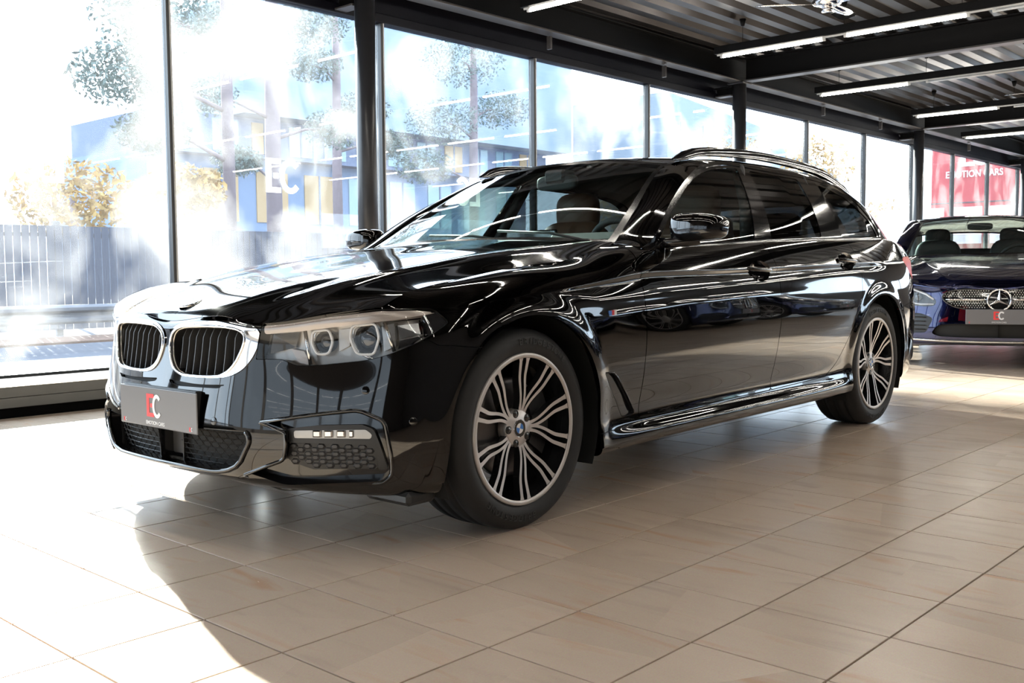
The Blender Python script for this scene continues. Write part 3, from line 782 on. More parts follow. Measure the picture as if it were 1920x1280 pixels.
# air breather behind the front wheel
BRE = rpoly([z4_ for z4_ in [(1134.5, 699), (1150, 697), (1157, 705), (1190, 773), (1181, 779), (1165, 780)]], r=3.5, n=5)
carve('breather', lambda V: np.where((V[:, 1] > .7) & (V[:, 0] < -.2) & (V[:, 0] > -1), sdf(BRE, topx(V)), 50.), .3)
XZ = lambda V: V[:, [0, 2]]
def door(poly, key, r=.03):
    pl = rpoly(poly, r, 6); carve(key, lambda V: np.where(V[:, 1] > .72, sdf(pl, XZ(V)), 1.0), .0019)
SILLZ = lambda x: np.interp(-x, [.3, .65, 1.75, 2.3, 2.45], [.272, .281, .305, .318, .34])
door([(-.655, .96), (-.648, .88, .03), (-.655, .80), (-.662, .60), (-.652, .45), (-.645, .30, .012), (-1.72, .305, .012), (-1.735, .45), (-1.765, .62), (-1.765, .80, .05), (-1.745, .90, .05), (-1.69, .985, .02), (-1.66, 1.06), (-.70, 1.02)], 'front_door', .02)
door([(-1.69, .985, .02), (-1.745, .90, .05), (-1.765, .80, .05), (-1.765, .62), (-1.735, .45), (-1.72, .305, .012), (-2.30, .318, .05), (-2.42, .37, .06), (-2.56, .52, .1), (-2.665, .645, .05), (-2.70, .72, .06), (-2.705, .82), (-2.715, .90, .06), (-2.63, 1.01, .02), (-2.60, 1.08), (-1.64, 1.06)], 'rear_door', .02)
# bumper / fender joint, sill, rear bumper, tail lamp
def bumper_f(V):
    # line from headlight tip down to the arch, in pixels -> (x,z): (.40,.64) .. (.30,.625)
    d = polyline_d([(1.2, .80), (.60, .78), (.50, .70), (.40, .637), (.25, .622), (.0, .60)], V[:, [0, 2]]); return np.where(V[:, 0] > .1, d, 1.0)
carve('front_bumper', bumper_f, .0014)
carve('fender', lambda V: np.where(V[:, 0] > -.69, np.maximum(np.where(V[:, 0] > -.3, -1., 1.) * 0 + (SILLZ(V[:, 0]) - V[:, 2]), -.662 - V[:, 0]), 1.0), .0014)
TL = rpoly([(-3.40, .905), (-3.48, .925), (-4.2, .93), (-4.2, .80), (-3.66, .785), (-3.52, .83)], r=.03)
carve('tail_lamp', lambda V: np.where(V[:, 1] > .3, sdf(TL, XZ(V)), 1.0), .0015)
carve('rear_bumper', lambda V: np.where(V[:, 0] < -3.2, polyline_d([(-3.0, .60), (-3.45, .655), (-3.75, .70), (-4.4, .70)], XZ(V)), 1.0), .0014)
carve('side_skirt', lambda V: np.where(V[:, 0] > -2.95, V[:, 2] - SILLZ(V[:, 0]), 1.0), .0014)
carve('quarter_panel', lambda V: np.where((V[:, 0] < -1.6) & (V[:, 0] > -3.85), -1.0, 1.0), 0.0)
tg_, fr_ = main.split(main.V[:, 0] + 1.6)
parts['tailgate'] = tg_
if fr_.F: parts['fender'] = parts['fender'].join(fr_)

HND = {'front_door': (-1.588, .848), 'rear_door': (-2.54, .892)}
cups = {}
for key, (hx, hz) in HND.items():
    p_ = parts[key]; f_ = np.hypot((p_.V[:, 0] - hx) / .102, (p_.V[:, 2] - hz) / .046) - 1
    cups[key], parts[key] = p_.split(f_)
def pair(key, name, mat, lip=.012):
    p = parts[key]; a = p.obj(name, mat, CAR, lip); b = p.mirror().obj(name, mat, CAR, lip); return a, b
def whole(key, name, mat, lip=.012):
    p = parts[key]; return p.join(p.mirror()).obj(name, mat, CAR, lip)
BP = {}
BP['fender'] = pair('fender', 'fender', CM['paint']); BP['fd'] = pair('front_door', 'front_door', CM['paint']); BP['rd'] = pair('rear_door', 'rear_door', CM['paint'])
BP['q'] = pair('quarter_panel', 'quarter_panel', CM['paint']); BP['sk'] = pair('side_skirt', 'side_skirt', CM['paint'])
BP['fb'] = whole('front_bumper', 'front_bumper', CM['paint'], .014); BP['rb'] = whole('rear_bumper', 'rear_bumper', CM['paint']); BP['tg'] = whole('tailgate', 'tailgate', CM['paint'])
for o in pair('tail_lamp', 'tail_lamp', CM['red']): tag(o, label='red tail lamp')
for s_ in seals:
    s_.obj('panel_seal', CM['seal'], CAR); s_.mirror().obj('panel_seal', CM['seal'], CAR)

# ---- hood -----------------------------------------------------------------
v9 = R_[9]
HR = np.array([
 [v9[0], v9[1], v9[2], v9[3], v9[4]],
 [(.685,0,.752),(.668,.25,.757),(.635,.43,.742),(.552,.62,.753),(.472,.7745,.7705)],
 [(.52,0,.804),(.51,.235,.807),(.48,.425,.797),(.43,.615,.796),(.375,.775,.801)],
 [(.32,0,.850),(.31,.225,.853),(.285,.425,.845),(.25,.615,.836),(.2,.772,.828)],
 [(.10,0,.886),(.09,.22,.890),(.075,.43,.882),(.06,.62,.867),(.04,.769,.849)],
 [(-.14,0,.921),(-.145,.22,.924),(-.15,.44,.916),(-.16,.62,.900),(-.165,.763,.874)],
 [(-.37,0,.951),(-.38,.22,.953),(-.39,.44,.944),(-.40,.61,.927),(-.40,.758,.893)],
 [(-.52,0,.972),(-.54,.22,.974),(-.56,.44,.966),(-.58,.61,.951),(-.60,.757,.928)],
 [(-.60,0,.985),(-.625,.22,.986),(-.66,.44,.980),(-.695,.61,.972),(-.715,.745,.964)],
])
def tensor(Gc, nu, nv, symv=True):
    n, m = Gc.shape[:2]
    A = cspline(np.arange(n), Gc.reshape(n, -1))(np.linspace(0, n - 1, nu)).reshape(nu, m, 3)
    if symv:
        k = np.array([1, -1, 1]); B = np.concatenate([A[:, 1:3][:, ::-1] * k, A], 1); vk = np.arange(-2, m)
    else: B = A; vk = np.arange(m)
    o = cspline(vk, B.transpose(1, 0, 2).reshape(len(vk), -1))(np.linspace(0, m - 1, nv)).reshape(nv, nu, 3).transpose(1, 0, 2)
    return o
Hg = tensor(HR, 130, 70)
# twin ridges along the hood
x, y, z = Hg[..., 0], Hg[..., 1], Hg[..., 2]
yr = np.interp(x, [-.7, .1, .5, .72], [.60, .52, .43, .36]); z += .007 * np.exp(-np.abs((y - yr) / .035) ** 1.6) * np.clip((.70 - x) / .15, 0, 1) * np.clip((x + .72) / .3, 0, 1)
# front edge exactly on the body ring
ring = cspline(ukx, ext(R_[9]))
HOOD = Patch.grid(Hg)
if HOOD.N[:, 2].mean() < 0: HOOD = HOOD.flipped()
HOOD.V = HOOD.V + HOOD.N * 0.0012
hoodobj = HOOD.join(HOOD.mirror()).obj('hood', CM['paint'], CAR, .012)

# ---- windshield, roof, pillars ------------------------------------------
edge = np.array([(-.745,.722,.962),(-.821,.704,1.006),(-.914,.68,1.065),(-1.002,.657,1.119),(-1.119,.621,1.189),(-1.238,.585,1.258),(-1.33,.566,1.304),(-1.395,.561,1.333)])
ee = cspline(np.arange(len(edge)), edge)
WB = np.array([(-.61,0,.975),(-.66,.38,.975),(-.745,.722,.962)]); WTp = np.array([(-1.43,0,1.384),(-1.425,.30,1.371),(-1.395,.561,1.333)])
rows = []
for t in np.linspace(0, 1, 8):
    e_ = ee(np.array([t * (len(edge) - 1)]))[0]
    c0 = WB[0] * (1 - t) + WTp[0] * t + np.array([.0, 0, .038]) * math.sin(math.pi * t) * .8
    m0 = WB[1] * (1 - t) + WTp[1] * t + np.array([.0, 0, .034]) * math.sin(math.pi * t) * .8
    rows.append([c0, m0, e_])
WS = Patch.grid(tensor(np.array(rows), 70, 40))
if WS.N[:, 0].mean() < 0: WS = WS.flipped()
# painted black border of the glass
zz = WS.V; tt = np.tile(np.linspace(0, 1, 40), 70); ss = np.repeat(np.linspace(0, 1, 70), 40)
fb = np.minimum.reduce([(1 - tt) * .62 - .030, ss * .85 - .035, (1 - ss) * .85 - .05])
clear, frit = WS.split(-fb)
g = clear.join(clear.mirror()).obj('windshield', CM['glass'], CAR); tag(g, label='clear windshield reflecting a tube light')
frit.join(frit.mirror()).obj('black_border', CM['frit'], g)

line2 = np.array([(-1.395,.561,1.333),(-1.6,.582,1.361),(-1.95,.597,1.378),(-2.4,.60,1.379),(-2.8,.597,1.360),(-3.08,.592,1.330),(-3.27,.600,1.288),(-3.40,.625,1.238),(-3.51,.66,1.157),(-3.585,.695,1.066),(-3.645,.725,1.0)])
RF = []
cz = [(-1.43,1.384),(-1.62,1.404),(-1.97,1.420),(-2.42,1.423),(-2.84,1.405),(-3.17,1.373),(-3.42,1.333),(-3.62,1.290)]
for k in range(8):
    a = np.array([cz[k][0], 0, cz[k][1]]); b = line2[k]; 
    m = np.array([a[0] * .72 + b[0] * .28, .32 if k < 7 else .33, a[2] - (a[2] - b[2]) * .20]); RF.append([a, m, b])
ROOF = Patch.grid(tensor(np.array(RF), 110, 40))
if ROOF.N[:, 2].mean() < 0: ROOF = ROOF.flipped()
ROOF.join(ROOF.mirror()).obj('roof', CM['paint'], CAR, .01)
# back window and upper tailgate
TGp = []
bot = np.array([(-3.92,0,.998),(-3.88,.40,.998),(-3.645,.725,1.0)])
top = np.array([(-3.60,0,1.268),(-3.57,.33,1.258),(-3.40,.620,1.230)])
for k, t in enumerate(np.linspace(0, 1, 4)):
    r = top * (1 - t) + bot * t; ed = cspline(np.arange(4), line2[7:11])(np.array([t * 3.0]))[0]; r[2] = ed; r[:2, 2] += .03 * math.sin(math.pi * t); TGp.append(r)
BW = Patch.grid(tensor(np.array(TGp), 24, 24))
if BW.N[:, 0].mean() > 0: BW = BW.flipped()
BW.join(BW.mirror()).obj('rear_window', CM['privacy'], CAR)

# side glass surface y(x,z)
def yside(x, z):
    yb = np.interp(-x, [0, 2.6, 3.0, 3.4, 3.8], [.866, .866, .858, .835, .79]); zb = np.interp(-x, [.7, 1.27, 1.75, 2.2, 3.12], [.933, .956, .978, .994, 1.013])
    t = np.clip((z - zb) / .385, 0, 1.5); return yb - .205 * t ** 1.25
DLO = np.array([(-.714, .937), (-.82, .978), (-1.001, 1.097), (-1.226, 1.22), (-1.396, 1.294), (-1.507, 1.327), (-1.635, 1.348), (-1.84, 1.356), (-2.073, 1.350), (-2.549, 1.338), (-2.854, 1.302), (-2.99, 1.248), (-3.11, 1.147), (-3.153, 1.06), (-3.152, 1.014)])
topc = smooth_poly(DLO[:14], 8, closed=False)
belt = [(x_, np.interp(-x_, [.7, 1.27, 1.75, 2.2, 3.12], [.933, .956, .978, .994, 1.013])) for x_ in np.linspace(-3.15, -.714, 24)]
DLOP = np.vstack([topc, [(-3.152, 1.014)], belt[1:-1]])
gx = np.linspace(-3.2, -.68, 250); gz = np.linspace(.90, 1.39, 60)
XX, ZZ = np.meshgrid(gx, gz, indexing='ij'); SG = np.stack([XX, yside(XX, ZZ), ZZ], -1)
SIDE = Patch.grid(SG)
if SIDE.N[:, 1].mean() < 0: SIDE = SIDE.flipped()
SIDE, _ = SIDE.split(sdf(DLOP, SIDE.V[:, [0, 2]]) - .001)
# openings for the three panes
GF = rpoly([(-.86, .974, .006), (-1.02, 1.085, .2), (-1.251, 1.212, .1), (-1.416, 1.280, .08), (-1.62, 1.322, .1), (-1.800, 1.330, .02), (-1.745, 1.17, .1), (-1.640, .990, .015), (-1.27, .972)], n=6)
GR = rpoly([(-1.900, 1.326, .02), (-2.395, 1.316, .02), (-2.40, 1.20, .1), (-2.345, 1.012, .02), (-1.80, .995, .02), (-1.87, 1.17, .1)], n=6)
GQ = rpoly([(-2.59, 1.306, .02), (-2.80, 1.277, .1), (-2.945, 1.214, .06), (-3.075, 1.122, .06), (-3.112, 1.030, .02), (-2.69, 1.022, .02), (-2.655, 1.15, .1)], n=6)
rest = SIDE; panes = []
for pl in (GF, GR, GQ):
    a, rest = rest.split(sdf(pl, rest.V[:, [0, 2]])); panes.append(a)
for k, (nm, mt) in enumerate((('front_side_window', 'side'), ('rear_side_window', 'privacy'), ('quarter_window', 'privacy'))):
    a = panes[k].offset(-.004); a.obj(nm, CM[mt], CAR); a.mirror().obj(nm, CM[mt], CAR)
trim, bp = rest.split(sdf(DLOP, rest.V[:, [0, 2]]) * -1 - .014)
trim_, pill = rest.split(-(sdf(DLOP, rest.V[:, [0, 2]]) + .015))
for q, nm, off in ((trim_, 'window_trim', .003), (pill, 'pillar_cover', -.001)):
    a = q.offset(off)
    for s_ in (a, a.mirror()): s_.obj(nm, CM['gloss'], CAR, .01)

# A-pillar, cant rail and D-pillar: strip from line2 to the window line
l2 = np.vstack([[(-.70,.755,.958)], edge[0:1] + np.array([0, .004, 0]), edge[1:-1], line2]);
tp = topc
def near_on(top3, target): return top3
top3 = np.stack([tp[:, 0], yside(tp[:, 0], tp[:, 1]), tp[:, 1]], -1)
rear3 = np.array([(-3.153, yside(-3.153, 1.03), 1.03), (-3.17, .845, 1.010)])
top3 = np.vstack([[(-.70, .868, .930)], top3, rear3])
def resamp(Pp, s):
    d = np.r_[0, np.cumsum(np.linalg.norm(np.diff(Pp, axis=0), axis=1))]; return np.stack([np.interp(s * d[-1], d, Pp[:, k]) for k in range(3)], -1)
# match by hand-picked pairs (fraction along each line)
def frac(Pp, x_):
    d = np.r_[0, np.cumsum(np.linalg.norm(np.diff(Pp, axis=0), axis=1))]; return np.interp(-x_, -Pp[:, 0], d / d[-1])
l2s = smooth_poly(l2, 10, closed=False)
t3s = top3
pairs = [(0, 0), (frac(l2s, -.821), frac(t3s, -.86)), (frac(l2s, -1.002), frac(t3s, -1.06)), (frac(l2s, -1.238), frac(t3s, -1.30)), (frac(l2s, -1.395), frac(t3s, -1.45)), (frac(l2s, -1.6), frac(t3s, -1.62)), (frac(l2s, -2.4), frac(t3s, -2.4)), (frac(l2s, -2.8), frac(t3s, -2.75)), (frac(l2s, -3.27), frac(t3s, -3.0)), (frac(l2s, -3.51), .93), (1, 1)]
pa = np.array(pairs); ss = np.linspace(0, 1, 170); q2 = np.interp(ss, np.linspace(0, 1, len(pa)), pa[:, 0]); q3 = np.interp(ss, np.linspace(0, 1, len(pa)), pa[:, 1])
E2 = resamp(l2s, q2); E3 = resamp(t3s, q3)
tv_ = np.linspace(0, 1, 14)[None, :, None]
S_ = E2[:, None] * (1 - tv_) + E3[:, None] * tv_
out = (E3 - E2); nrm = np.cross(np.gradient(E2, axis=0), out); nrm /= np.linalg.norm(nrm, axis=1, keepdims=True) + 1e-9
if nrm[:, 2].mean() < 0: nrm *= -1
wdt = np.linalg.norm(out, axis=1)
S_ = S_ + nrm[:, None] * (np.sin(math.pi * tv_) * np.minimum(.09 * wdt, .010)[:, None, None])
PIL = Patch.grid(S_)
if PIL.N[:, 2].mean() < 0: PIL = PIL.flipped()
for s_ in (PIL, PIL.mirror()): s_.obj('roof_pillar', CM['paint'], CAR, .01)
# cowl filler between hood and glass
cw = []
for t in np.linspace(0, 1, 20):
    hb = cspline(np.arange(5), HR[-1])(np.array([t * 4.0]))[0]; wb = cspline(np.arange(3), WB)(np.array([t * 2.0]))[0]
    cw.append([hb + (-.004, 0, -.012), hb * .5 + wb * .5 + (0, 0, -.035), wb + (-.01, 0, -.006)])
CW = Patch.grid(np.array(cw))
if CW.N[:, 2].mean() < 0: CW = CW.flipped()
CW.join(CW.mirror()).obj('cowl', CM['plastic'], CAR)
# roof rails
rl = np.array([(-1.40,.585,1.352),(-1.50,.592,1.384),(-1.625,.60,1.405),(-2.03,.612,1.424),(-2.395,.612,1.422),(-2.83,.608,1.398),(-3.04,.603,1.364),(-3.19,.60,1.325),(-3.27,.602,1.295)])
rs = smooth_poly(rl, 8, closed=False)
def rail_mesh(sgn):
    m = MB(); n = len(rs); sec = []
    for i, p in enumerate(rs):
        w = .015; a = rs[min(i + 1, n - 1)] - rs[max(i - 1, 0)]; a /= np.linalg.norm(a); up = np.array([0, 0, 1.]); sd = np.cross(a, up); sd /= np.linalg.norm(sd); up = np.cross(sd, a)
        k = min(1, min(i, n - 1 - i) / 5.0); hgt = .004 + .012 * k
        sec.append([p + sd * (w * c) + up * (hgt * s) for c, s in ((-1, -1.6), (-1, .2), (-.7, .8), (0, 1), (.7, .8), (1, .2), (1, -1.6))])
    V = np.array(sec).reshape(-1, 3) * np.array([1, sgn, 1]); kk = 7
    F = [(i * kk + j, i * kk + j + 1, i * kk + kk + j + 1, i * kk + kk + j) for i in range(n - 1) for j in range(kk - 1)]
    m.add(V, F if sgn < 0 else [f[::-1] for f in F], True); return m
for s_ in (1, -1): rail_mesh(s_).obj('roof_rail', CM['gloss'], CAR)

# ================================================================== CAR DETAILS
FRONT = BODY.V[:, 0] > .3
_fv = BODY.V[FRONT]
def surfx(y, z):
    d = (_fv[:, 1] - abs(y)) ** 2 + (_fv[:, 2] - z) ** 2; k = np.argpartition(d, 4)[:4]; w = 1 / (d[k] + 1e-7); return float((_fv[k, 0] * w).sum() / w.sum())
def outline3(poly, off=0.0):
    o = []
    for p in poly:
        X, n = hit(*p); o.append(X + n * off)
    return np.array(o)
def mir(V): return np.asarray(V) * np.array([1, -1, 1.0])
def both(name, mb, mat, parent=None, **kw):
    """a part and its mirrored twin (points of mb are for the left side)"""
    a = mb.obj(name, mat, parent or CAR)
    m2 = MB(); m2.add(mir(mb.V), [f[::-1] for f in mb.F]); m2.sm = list(mb.sm)
    b = m2.obj(name, mat, parent or CAR); return a, b
def pobj(patch, name, mat, par, side, lip=0):
    return (patch if side > 0 else patch.mirror()).obj(name, mat, par, lip)
def wallmb(patch, **kw):
    V, F = patch.rim(**kw); return MB().add(V, F, False)
def sided(mb, side):
    if side > 0: return mb
    m = MB(); m.add(mir(mb.V), [f[::-1] for f in mb.F]); m.sm = list(mb.sm); return m

# ---- kidneys
kin3 = outline3(KIN)
kyz = kin3[:, 1:3]
for side in (1, -1):
    K = pobj(parts['kidney_frame'].offset(.004), 'kidney_grille', CM['chrome'], CAR, side, .02); tag(K, label='chrome framed kidney grille with black vertical slats')
    pobj(parts['kidney'].offset(-.055), 'grille_back', CM['seal'], K, side)
    sided(wallmb(parts['kidney'], d=.055), side).obj('grille_wall', CM['plastic'], K)
    sided(MB().tube(outline3(KIN[::2], .004), .0042, 8, closed=True), side).obj('chrome_ring', CM['chrome'], K)
    sided(MB().tube(outline3(KIN[::2], -.008), .0045, 8, closed=True), side).obj('inner_ring', CM['satin'], K)
    for yv in np.linspace(.072, .372, 9):
        zz_ = np.linspace(.50, .72, 200); ins_ = sdf(kyz, np.stack([np.full(200, yv), zz_], 1)) < -.002
        if not ins_.any(): continue
        z0_, z1_ = zz_[ins_].min(), zz_[ins_].max(); m = MB(); sec = []
        for t in np.linspace(0, 1, 10):
            z_ = z0_ + (z1_ - z0_) * t; xf = surfx(yv, z_) - .012 - .014 * max(0, (t - .80) / .2); w = .0042
            sec.append([(xf - .038, yv - w * .6, z_), (xf, yv - w * .45, z_), (xf, yv + w * .45, z_), (xf - .038, yv + w * .6, z_)])
        V = np.array(sec).reshape(-1, 3); F = [(i * 4 + j, i * 4 + (j + 1) % 4, i * 4 + 4 + (j + 1) % 4, i * 4 + 4 + j) for i in range(9) for j in range(4)]
        sided(m.add(V, F), side).obj('slat', CM['grey_plastic'], K)
    S = pobj(parts['slot'].offset(-.012), 'air_slot', CM['seal'], CAR, side)

# ---- headlights
hp = parts['headlight']; hpx = topx(hp.V)
BROW = rpoly([zh(160, 240), zh(700, 168), zh(1215, 108), zh(1560, 100), zh(1725, 120), zh(1330, 192), zh(900, 245), zh(500, 295), zh(165, 322)], r=6, n=4)
TIPP = np.array([zh(1590, 150), zh(1760, 100), zh(1900, 200), zh(1650, 330), zh(1640, 240)])
RING1 = rpoly([zh(585, 300), zh(730, 285), zh(768, 385), zh(730, 492), zh(622, 498), zh(572, 400)], r=7, n=4)
RING2 = rpoly([zh(940, 250), zh(1160, 222), zh(1192, 350), zh(1140, 503), zh(985, 497), zh(925, 370)], r=9, n=4)
brow_p, hrest = hp.split(sdf(BROW, hpx))
tip_p, hfloor = hrest.split(sdf(TIPP, topx(hrest.V)))
def ndir(P_): return P_.N.mean(0) / np.linalg.norm(P_.N.mean(0))
def disc_lathe(c, n, prof, seg=24):
    """lathe about direction n through c; prof (r, h along n)"""
    n = np.array(n) / np.linalg.norm(n); u = np.cross(n, [0, 0, 1.]); u /= np.linalg.norm(u); v = np.cross(u, n); V = []; F = []; m = len(prof)
    for k in range(seg):
        a = 2 * math.pi * k / seg
        for r, h in prof: V.append(np.array(c) + u * r * math.cos(a) + v * r * math.sin(a) + n * h)
    for k in range(seg):
        l = (k + 1) % seg
        for i in range(m - 1): F.append((k * m + i, l * m + i, l * m + i + 1, k * m + i + 1))
    return V, F
for side in (1, -1):
    Hh = pobj(hp.offset(.001), 'headlight', CM['lens'], CAR, side); tag(Hh, label='slanted headlight with two hexagonal light rings')
    pobj(hfloor.offset(-.055), 'reflector_bowl', CM['housing'], Hh, side)
    sided(wallmb(hp, d=.056), side).obj('housing_wall', CM['plastic'], Hh)
    pobj(brow_p.offset(-.005), 'brow_strip', CM['brow'], Hh, side, .03)
    pobj(tip_p.offset(-.009), 'tip_cover', CM['smoke'], Hh, side, .03)
    for rg, nm in ((RING1, 1), (RING2, 2)):
        c3 = outline3(rg, -.020); cen_ = c3.mean(0); nn = np.array([.92, .36, .05]); nn /= np.linalg.norm(nn)
        sided(MB().tube(c3, .0042, 8, closed=True), side).obj('light_ring', CM['led'], Hh)
        c4 = c3 - nn * .012; sided(MB().tube(cen_ + (c4 - cen_) * .93, .003, 6, closed=True), side).obj('inner_light_ring', CM['refl'], Hh)
        r_ = .026 if nm == 1 else .034
        V, F = disc_lathe(cen_ - nn * .03, nn, [(r_ * 1.25, -.01), (r_ * 1.25, .014), (r_ * 1.12, .016), (r_ * 1.05, 0), (r_, .0)])
        sided(MB().add(V, F, True), side).obj('projector_bezel', CM['plastic'], Hh)
        V, F = disc_lathe(cen_ - nn * .03, nn, [(r_ * math.cos(a), r_ * .6 * math.sin(a)) for a in np.linspace(0, math.pi / 2, 7)])
        sided(MB().add(V, F, True), side).obj('projector_lens', CM['smoke'], Hh)
    for fi, quad in enumerate((((180, 330), (430, 320), (400, 440), (120, 500)), ((370, 450), (490, 470), (560, 590), (440, 570)), ((800, 300), (905, 280), (900, 420), (800, 470)), ((1210, 240), (1330, 215), (1340, 420), (1230, 470)), ((1360, 230), (1580, 190), (1600, 300), (1380, 350)), ((1380, 370), (1600, 320), (1480, 410), (1360, 450)))):
        q3 = []
        for p_ in quad:
            X, n_ = hit(*zh(*p_)); q3.append(X - n_ * (.030 if fi % 2 else .042))
        q3 = np.array(q3); b3 = q3 - np.array([.03, .012, 0])
        sided(MB().add(np.vstack([q3, b3]), [(0, 1, 2, 3), (0, 4, 5, 1), (1, 5, 6, 2), (2, 6, 7, 3), (3, 7, 4, 0)]), side).obj('reflector_facet', (CM['smoke'], CM['brow'], CM['housing'], CM['satin'], CM['refl'], CM['smoke'])[fi], Hh)
    for pa_, pb_ in (((500, 300), (560, 590)), ((1000, 480), (1130, 545)), ((1240, 210), (1330, 470))):
        A_, na = hit(*zh(*pa_)); B_, nb = hit(*zh(*pb_))
        sided(MB().tube([A_ - na * .03, (A_ + B_) / 2 - na * .026, B_ - nb * .022], .006, 8), side).obj('reflector_rib', CM['refl'], Hh)

# ---- fog lamp recess
fp = parts['fog']
LAMP = rpoly([z5(478, 310), z5(1110, 303), z5(1165, 345), z5(1155, 385), z5(478, 378)], r=3, n=4)
MESH = rpoly([z5(435, 425), z5(1190, 443), z5(1212, 655), z5(640, 662), z5(500, 612), z5(412, 570)], r=6, n=4)
BAR = rpoly([z5(360, 300), z5(700, 262), z5(1080, 258), z5(1180, 300), z5(1230, 420), z5(1310, 655), z5(1222, 660), z5(1195, 440), z5(438, 418), z5(440, 305)], r=5, n=4)
lamp_p, r1_ = fp.split(sdf(LAMP, topx(fp.V))); mesh_p, r2_ = r1_.split(sdf(MESH, topx(r1_.V))); bar_p, base_p = r2_.split(sdf(BAR, topx(r2_.V)))
def scale_mesh():
    m = MB(); a, b = .0165, .0095
    o_ = [(-a, 0), (-a * .55, b), (a * .55, b), (a, 0), (a * .55, -b), (-a * .55, -b)]; i_ = [(x * .55, y * .5) for x, y in o_]
    V = [(x, y, 0) for x, y in o_] + [(x, y + .002, .006) for x, y in i_]
    F = [(k, (k + 1) % 6, 6 + (k + 1) % 6, 6 + k) for k in range(6)] + [tuple(range(6, 12))]
    F = [f[::-1] for f in F]
    return m.add(V, F, False).mesh('grille_cell')
cellm = scale_mesh(); cellm.materials.append(CM['grey_plastic'])
cells_px = []
for r in range(7):
    for c_ in range(7):
        p = (470 + 121 * c_ + (60 if r % 2 else 0) + r * 4, 455 + 34 * r + (c_ * 2))
        q = z5(*p)
        if sdf(MESH, np.array([q]))[0] < -2.0: cells_px.append(q)
for side in (1, -1):
    Fg = pobj(base_p.offset(-.035), 'fog_recess', CM['gloss'], CAR, side); tag(Fg, label='gloss black air intake recess with fog lamp')
    sided(wallmb(fp, d=.036), side).obj('recess_wall', CM['gloss'], Fg)
    pobj(bar_p.offset(-.018), 'lamp_bezel', CM['plastic'], Fg, side, .02)
    pobj(lamp_p.offset(-.020), 'fog_lamp', CM['housing'], Fg, side, .02)
    pobj(mesh_p.offset(-.028), 'mesh_panel', CM['plastic'], Fg, side, .01)
    for k, u in enumerate((640, 740, 850, 940)):
        X, n = hit(*z5(u + 45, 340)); A_, _ = hit(*z5(u + 10, 340)); B_, _ = hit(*z5(u + 85, 340))
        d_ = (B_ - A_) * (.5 if k == 3 else 1); h_ = .0125
        c_ = X - n * .017; uu = d_ / 2; vv = np.array([0, 0, h_ / 1.2]); V = [c_ - uu - vv, c_ + uu - vv, c_ + uu + vv, c_ - uu + vv]; V2 = [p + n * .004 + (c_ - p) * .35 for p in V]
        sided(MB().add(V + V2, [(4, 5, 6, 7), (0, 1, 5, 4), (1, 2, 6, 5), (2, 3, 7, 6), (3, 0, 4, 7)]), side).obj('lamp_segment', CM['refl'], Fg)
    for q in cells_px:
        X, n = hit(*q); X = X - n * .029
        if side < 0: X = mir(X); n = mir(n)
        tx = np.cross([0, 0, 1.], n); tx /= np.linalg.norm(tx); ty = np.cross(n, tx)
        o = link('grille_cell', cellm, None, Fg)
        mm = Matrix.Identity(4)
        for i in range(3): mm[i][0] = tx[i]; mm[i][1] = ty[i]; mm[i][2] = n[i]; mm[i][3] = X[i]
        o.matrix_basis = mm

# ---- centre intake
ip = parts['intake']; ipw = ip.join(ip.mirror())
IN = ipw.offset(-.06).obj('lower_intake', CM['seal'], CAR); tag(IN, label='wide lower air intake with honeycomb mesh')
wm = wallmb(ip, d=.061); w2 = MB().add(wm.V, wm.F); 
keepF = [f for f in w2.F if not all(abs(w2.V[i][1]) < 1e-4 for i in f)]
w3 = MB().add(w2.V, keepF).add(mir(w2.V), [f[::-1] for f in keepF]); w3.obj('intake_wall', CM['gloss'], IN)
hx = MB(); s_ = .019
for r in range(9):
    for c_ in range(-13, 14):
        yc_ = (c_ + (.5 if r % 2 else 0)) * .040; zc_ = .248 + r * .0165
        if abs(yc_ + .0) < .075: continue
        if sdf(INT, np.array([[yc_, zc_]]))[0] > -.008: continue
        pts = []
        for a, b in ((-.020, 0), (-.011, .0083), (.011, .0083), (.020, 0), (.011, -.0083), (-.011, -.0083)):
            y_, z_ = yc_ + a, zc_ + b; pts.append((surfx(y_, z_) - .045, y_, z_))
        hx.tube(pts, .0016, 4, closed=True, smooth=False)
o = hx.obj('honeycomb', CM['plastic'], IN); tag(o, kind='stuff')
MB().box((.735, -.07, .245), (.748, .07, .36), .004).obj('sensor_frame', CM['gloss'], IN)
MB().box((.745, -.045, .265), (.755, .058, .352), .004).obj('sensor_cover', CM['grey_plastic'], IN)
MB().box((.738, -.074, .240), (.762, .074, .246), .001).box((.738, -.074, .240), (.762, -.068, .36), .001).box((.738, .068, .240), (.762, .074, .36), .001).obj('sensor_bezel', CM['plastic'], IN)

# raised painted edges round the apertures
for side in (1, -1):
    sided(MB().tube(outline3(FOG[::2], -.001), .0062, 10, closed=True), side).obj('recess_edge', CM['paint'], BP['fb'])
ih = [INT[k] for k in range(1, len(INT) - 1, 2)]
seg_ = []
for a_, b_ in zip(ih[:-1], ih[1:]):
    n_ = max(1, int(np.hypot(*(b_ - a_)) / .03)); seg_ += [a_ + (b_ - a_) * t / n_ for t in range(n_)]
ih = seg_ + [ih[-1]]
il = [(surfx(y_, z_) + .001, y_, z_) for y_, z_ in ih]
MB().tube(il, .0085, 10).obj('intake_edge', CM['paint'], BP['fb'])
for q_ in ((685.6, 731.5), (401, 789), (775, 790)):
    X, n_ = hit(*q_); V, F = disc_lathe(X, n_, [(.0125, -.004), (.0125, .0008), (.011, .0014), (.0, .0016)], 20)
    for side in (1, -1): sided(MB().add(V, F, True), side).obj('parking_sensor', CM['paint'], BP['fb'])
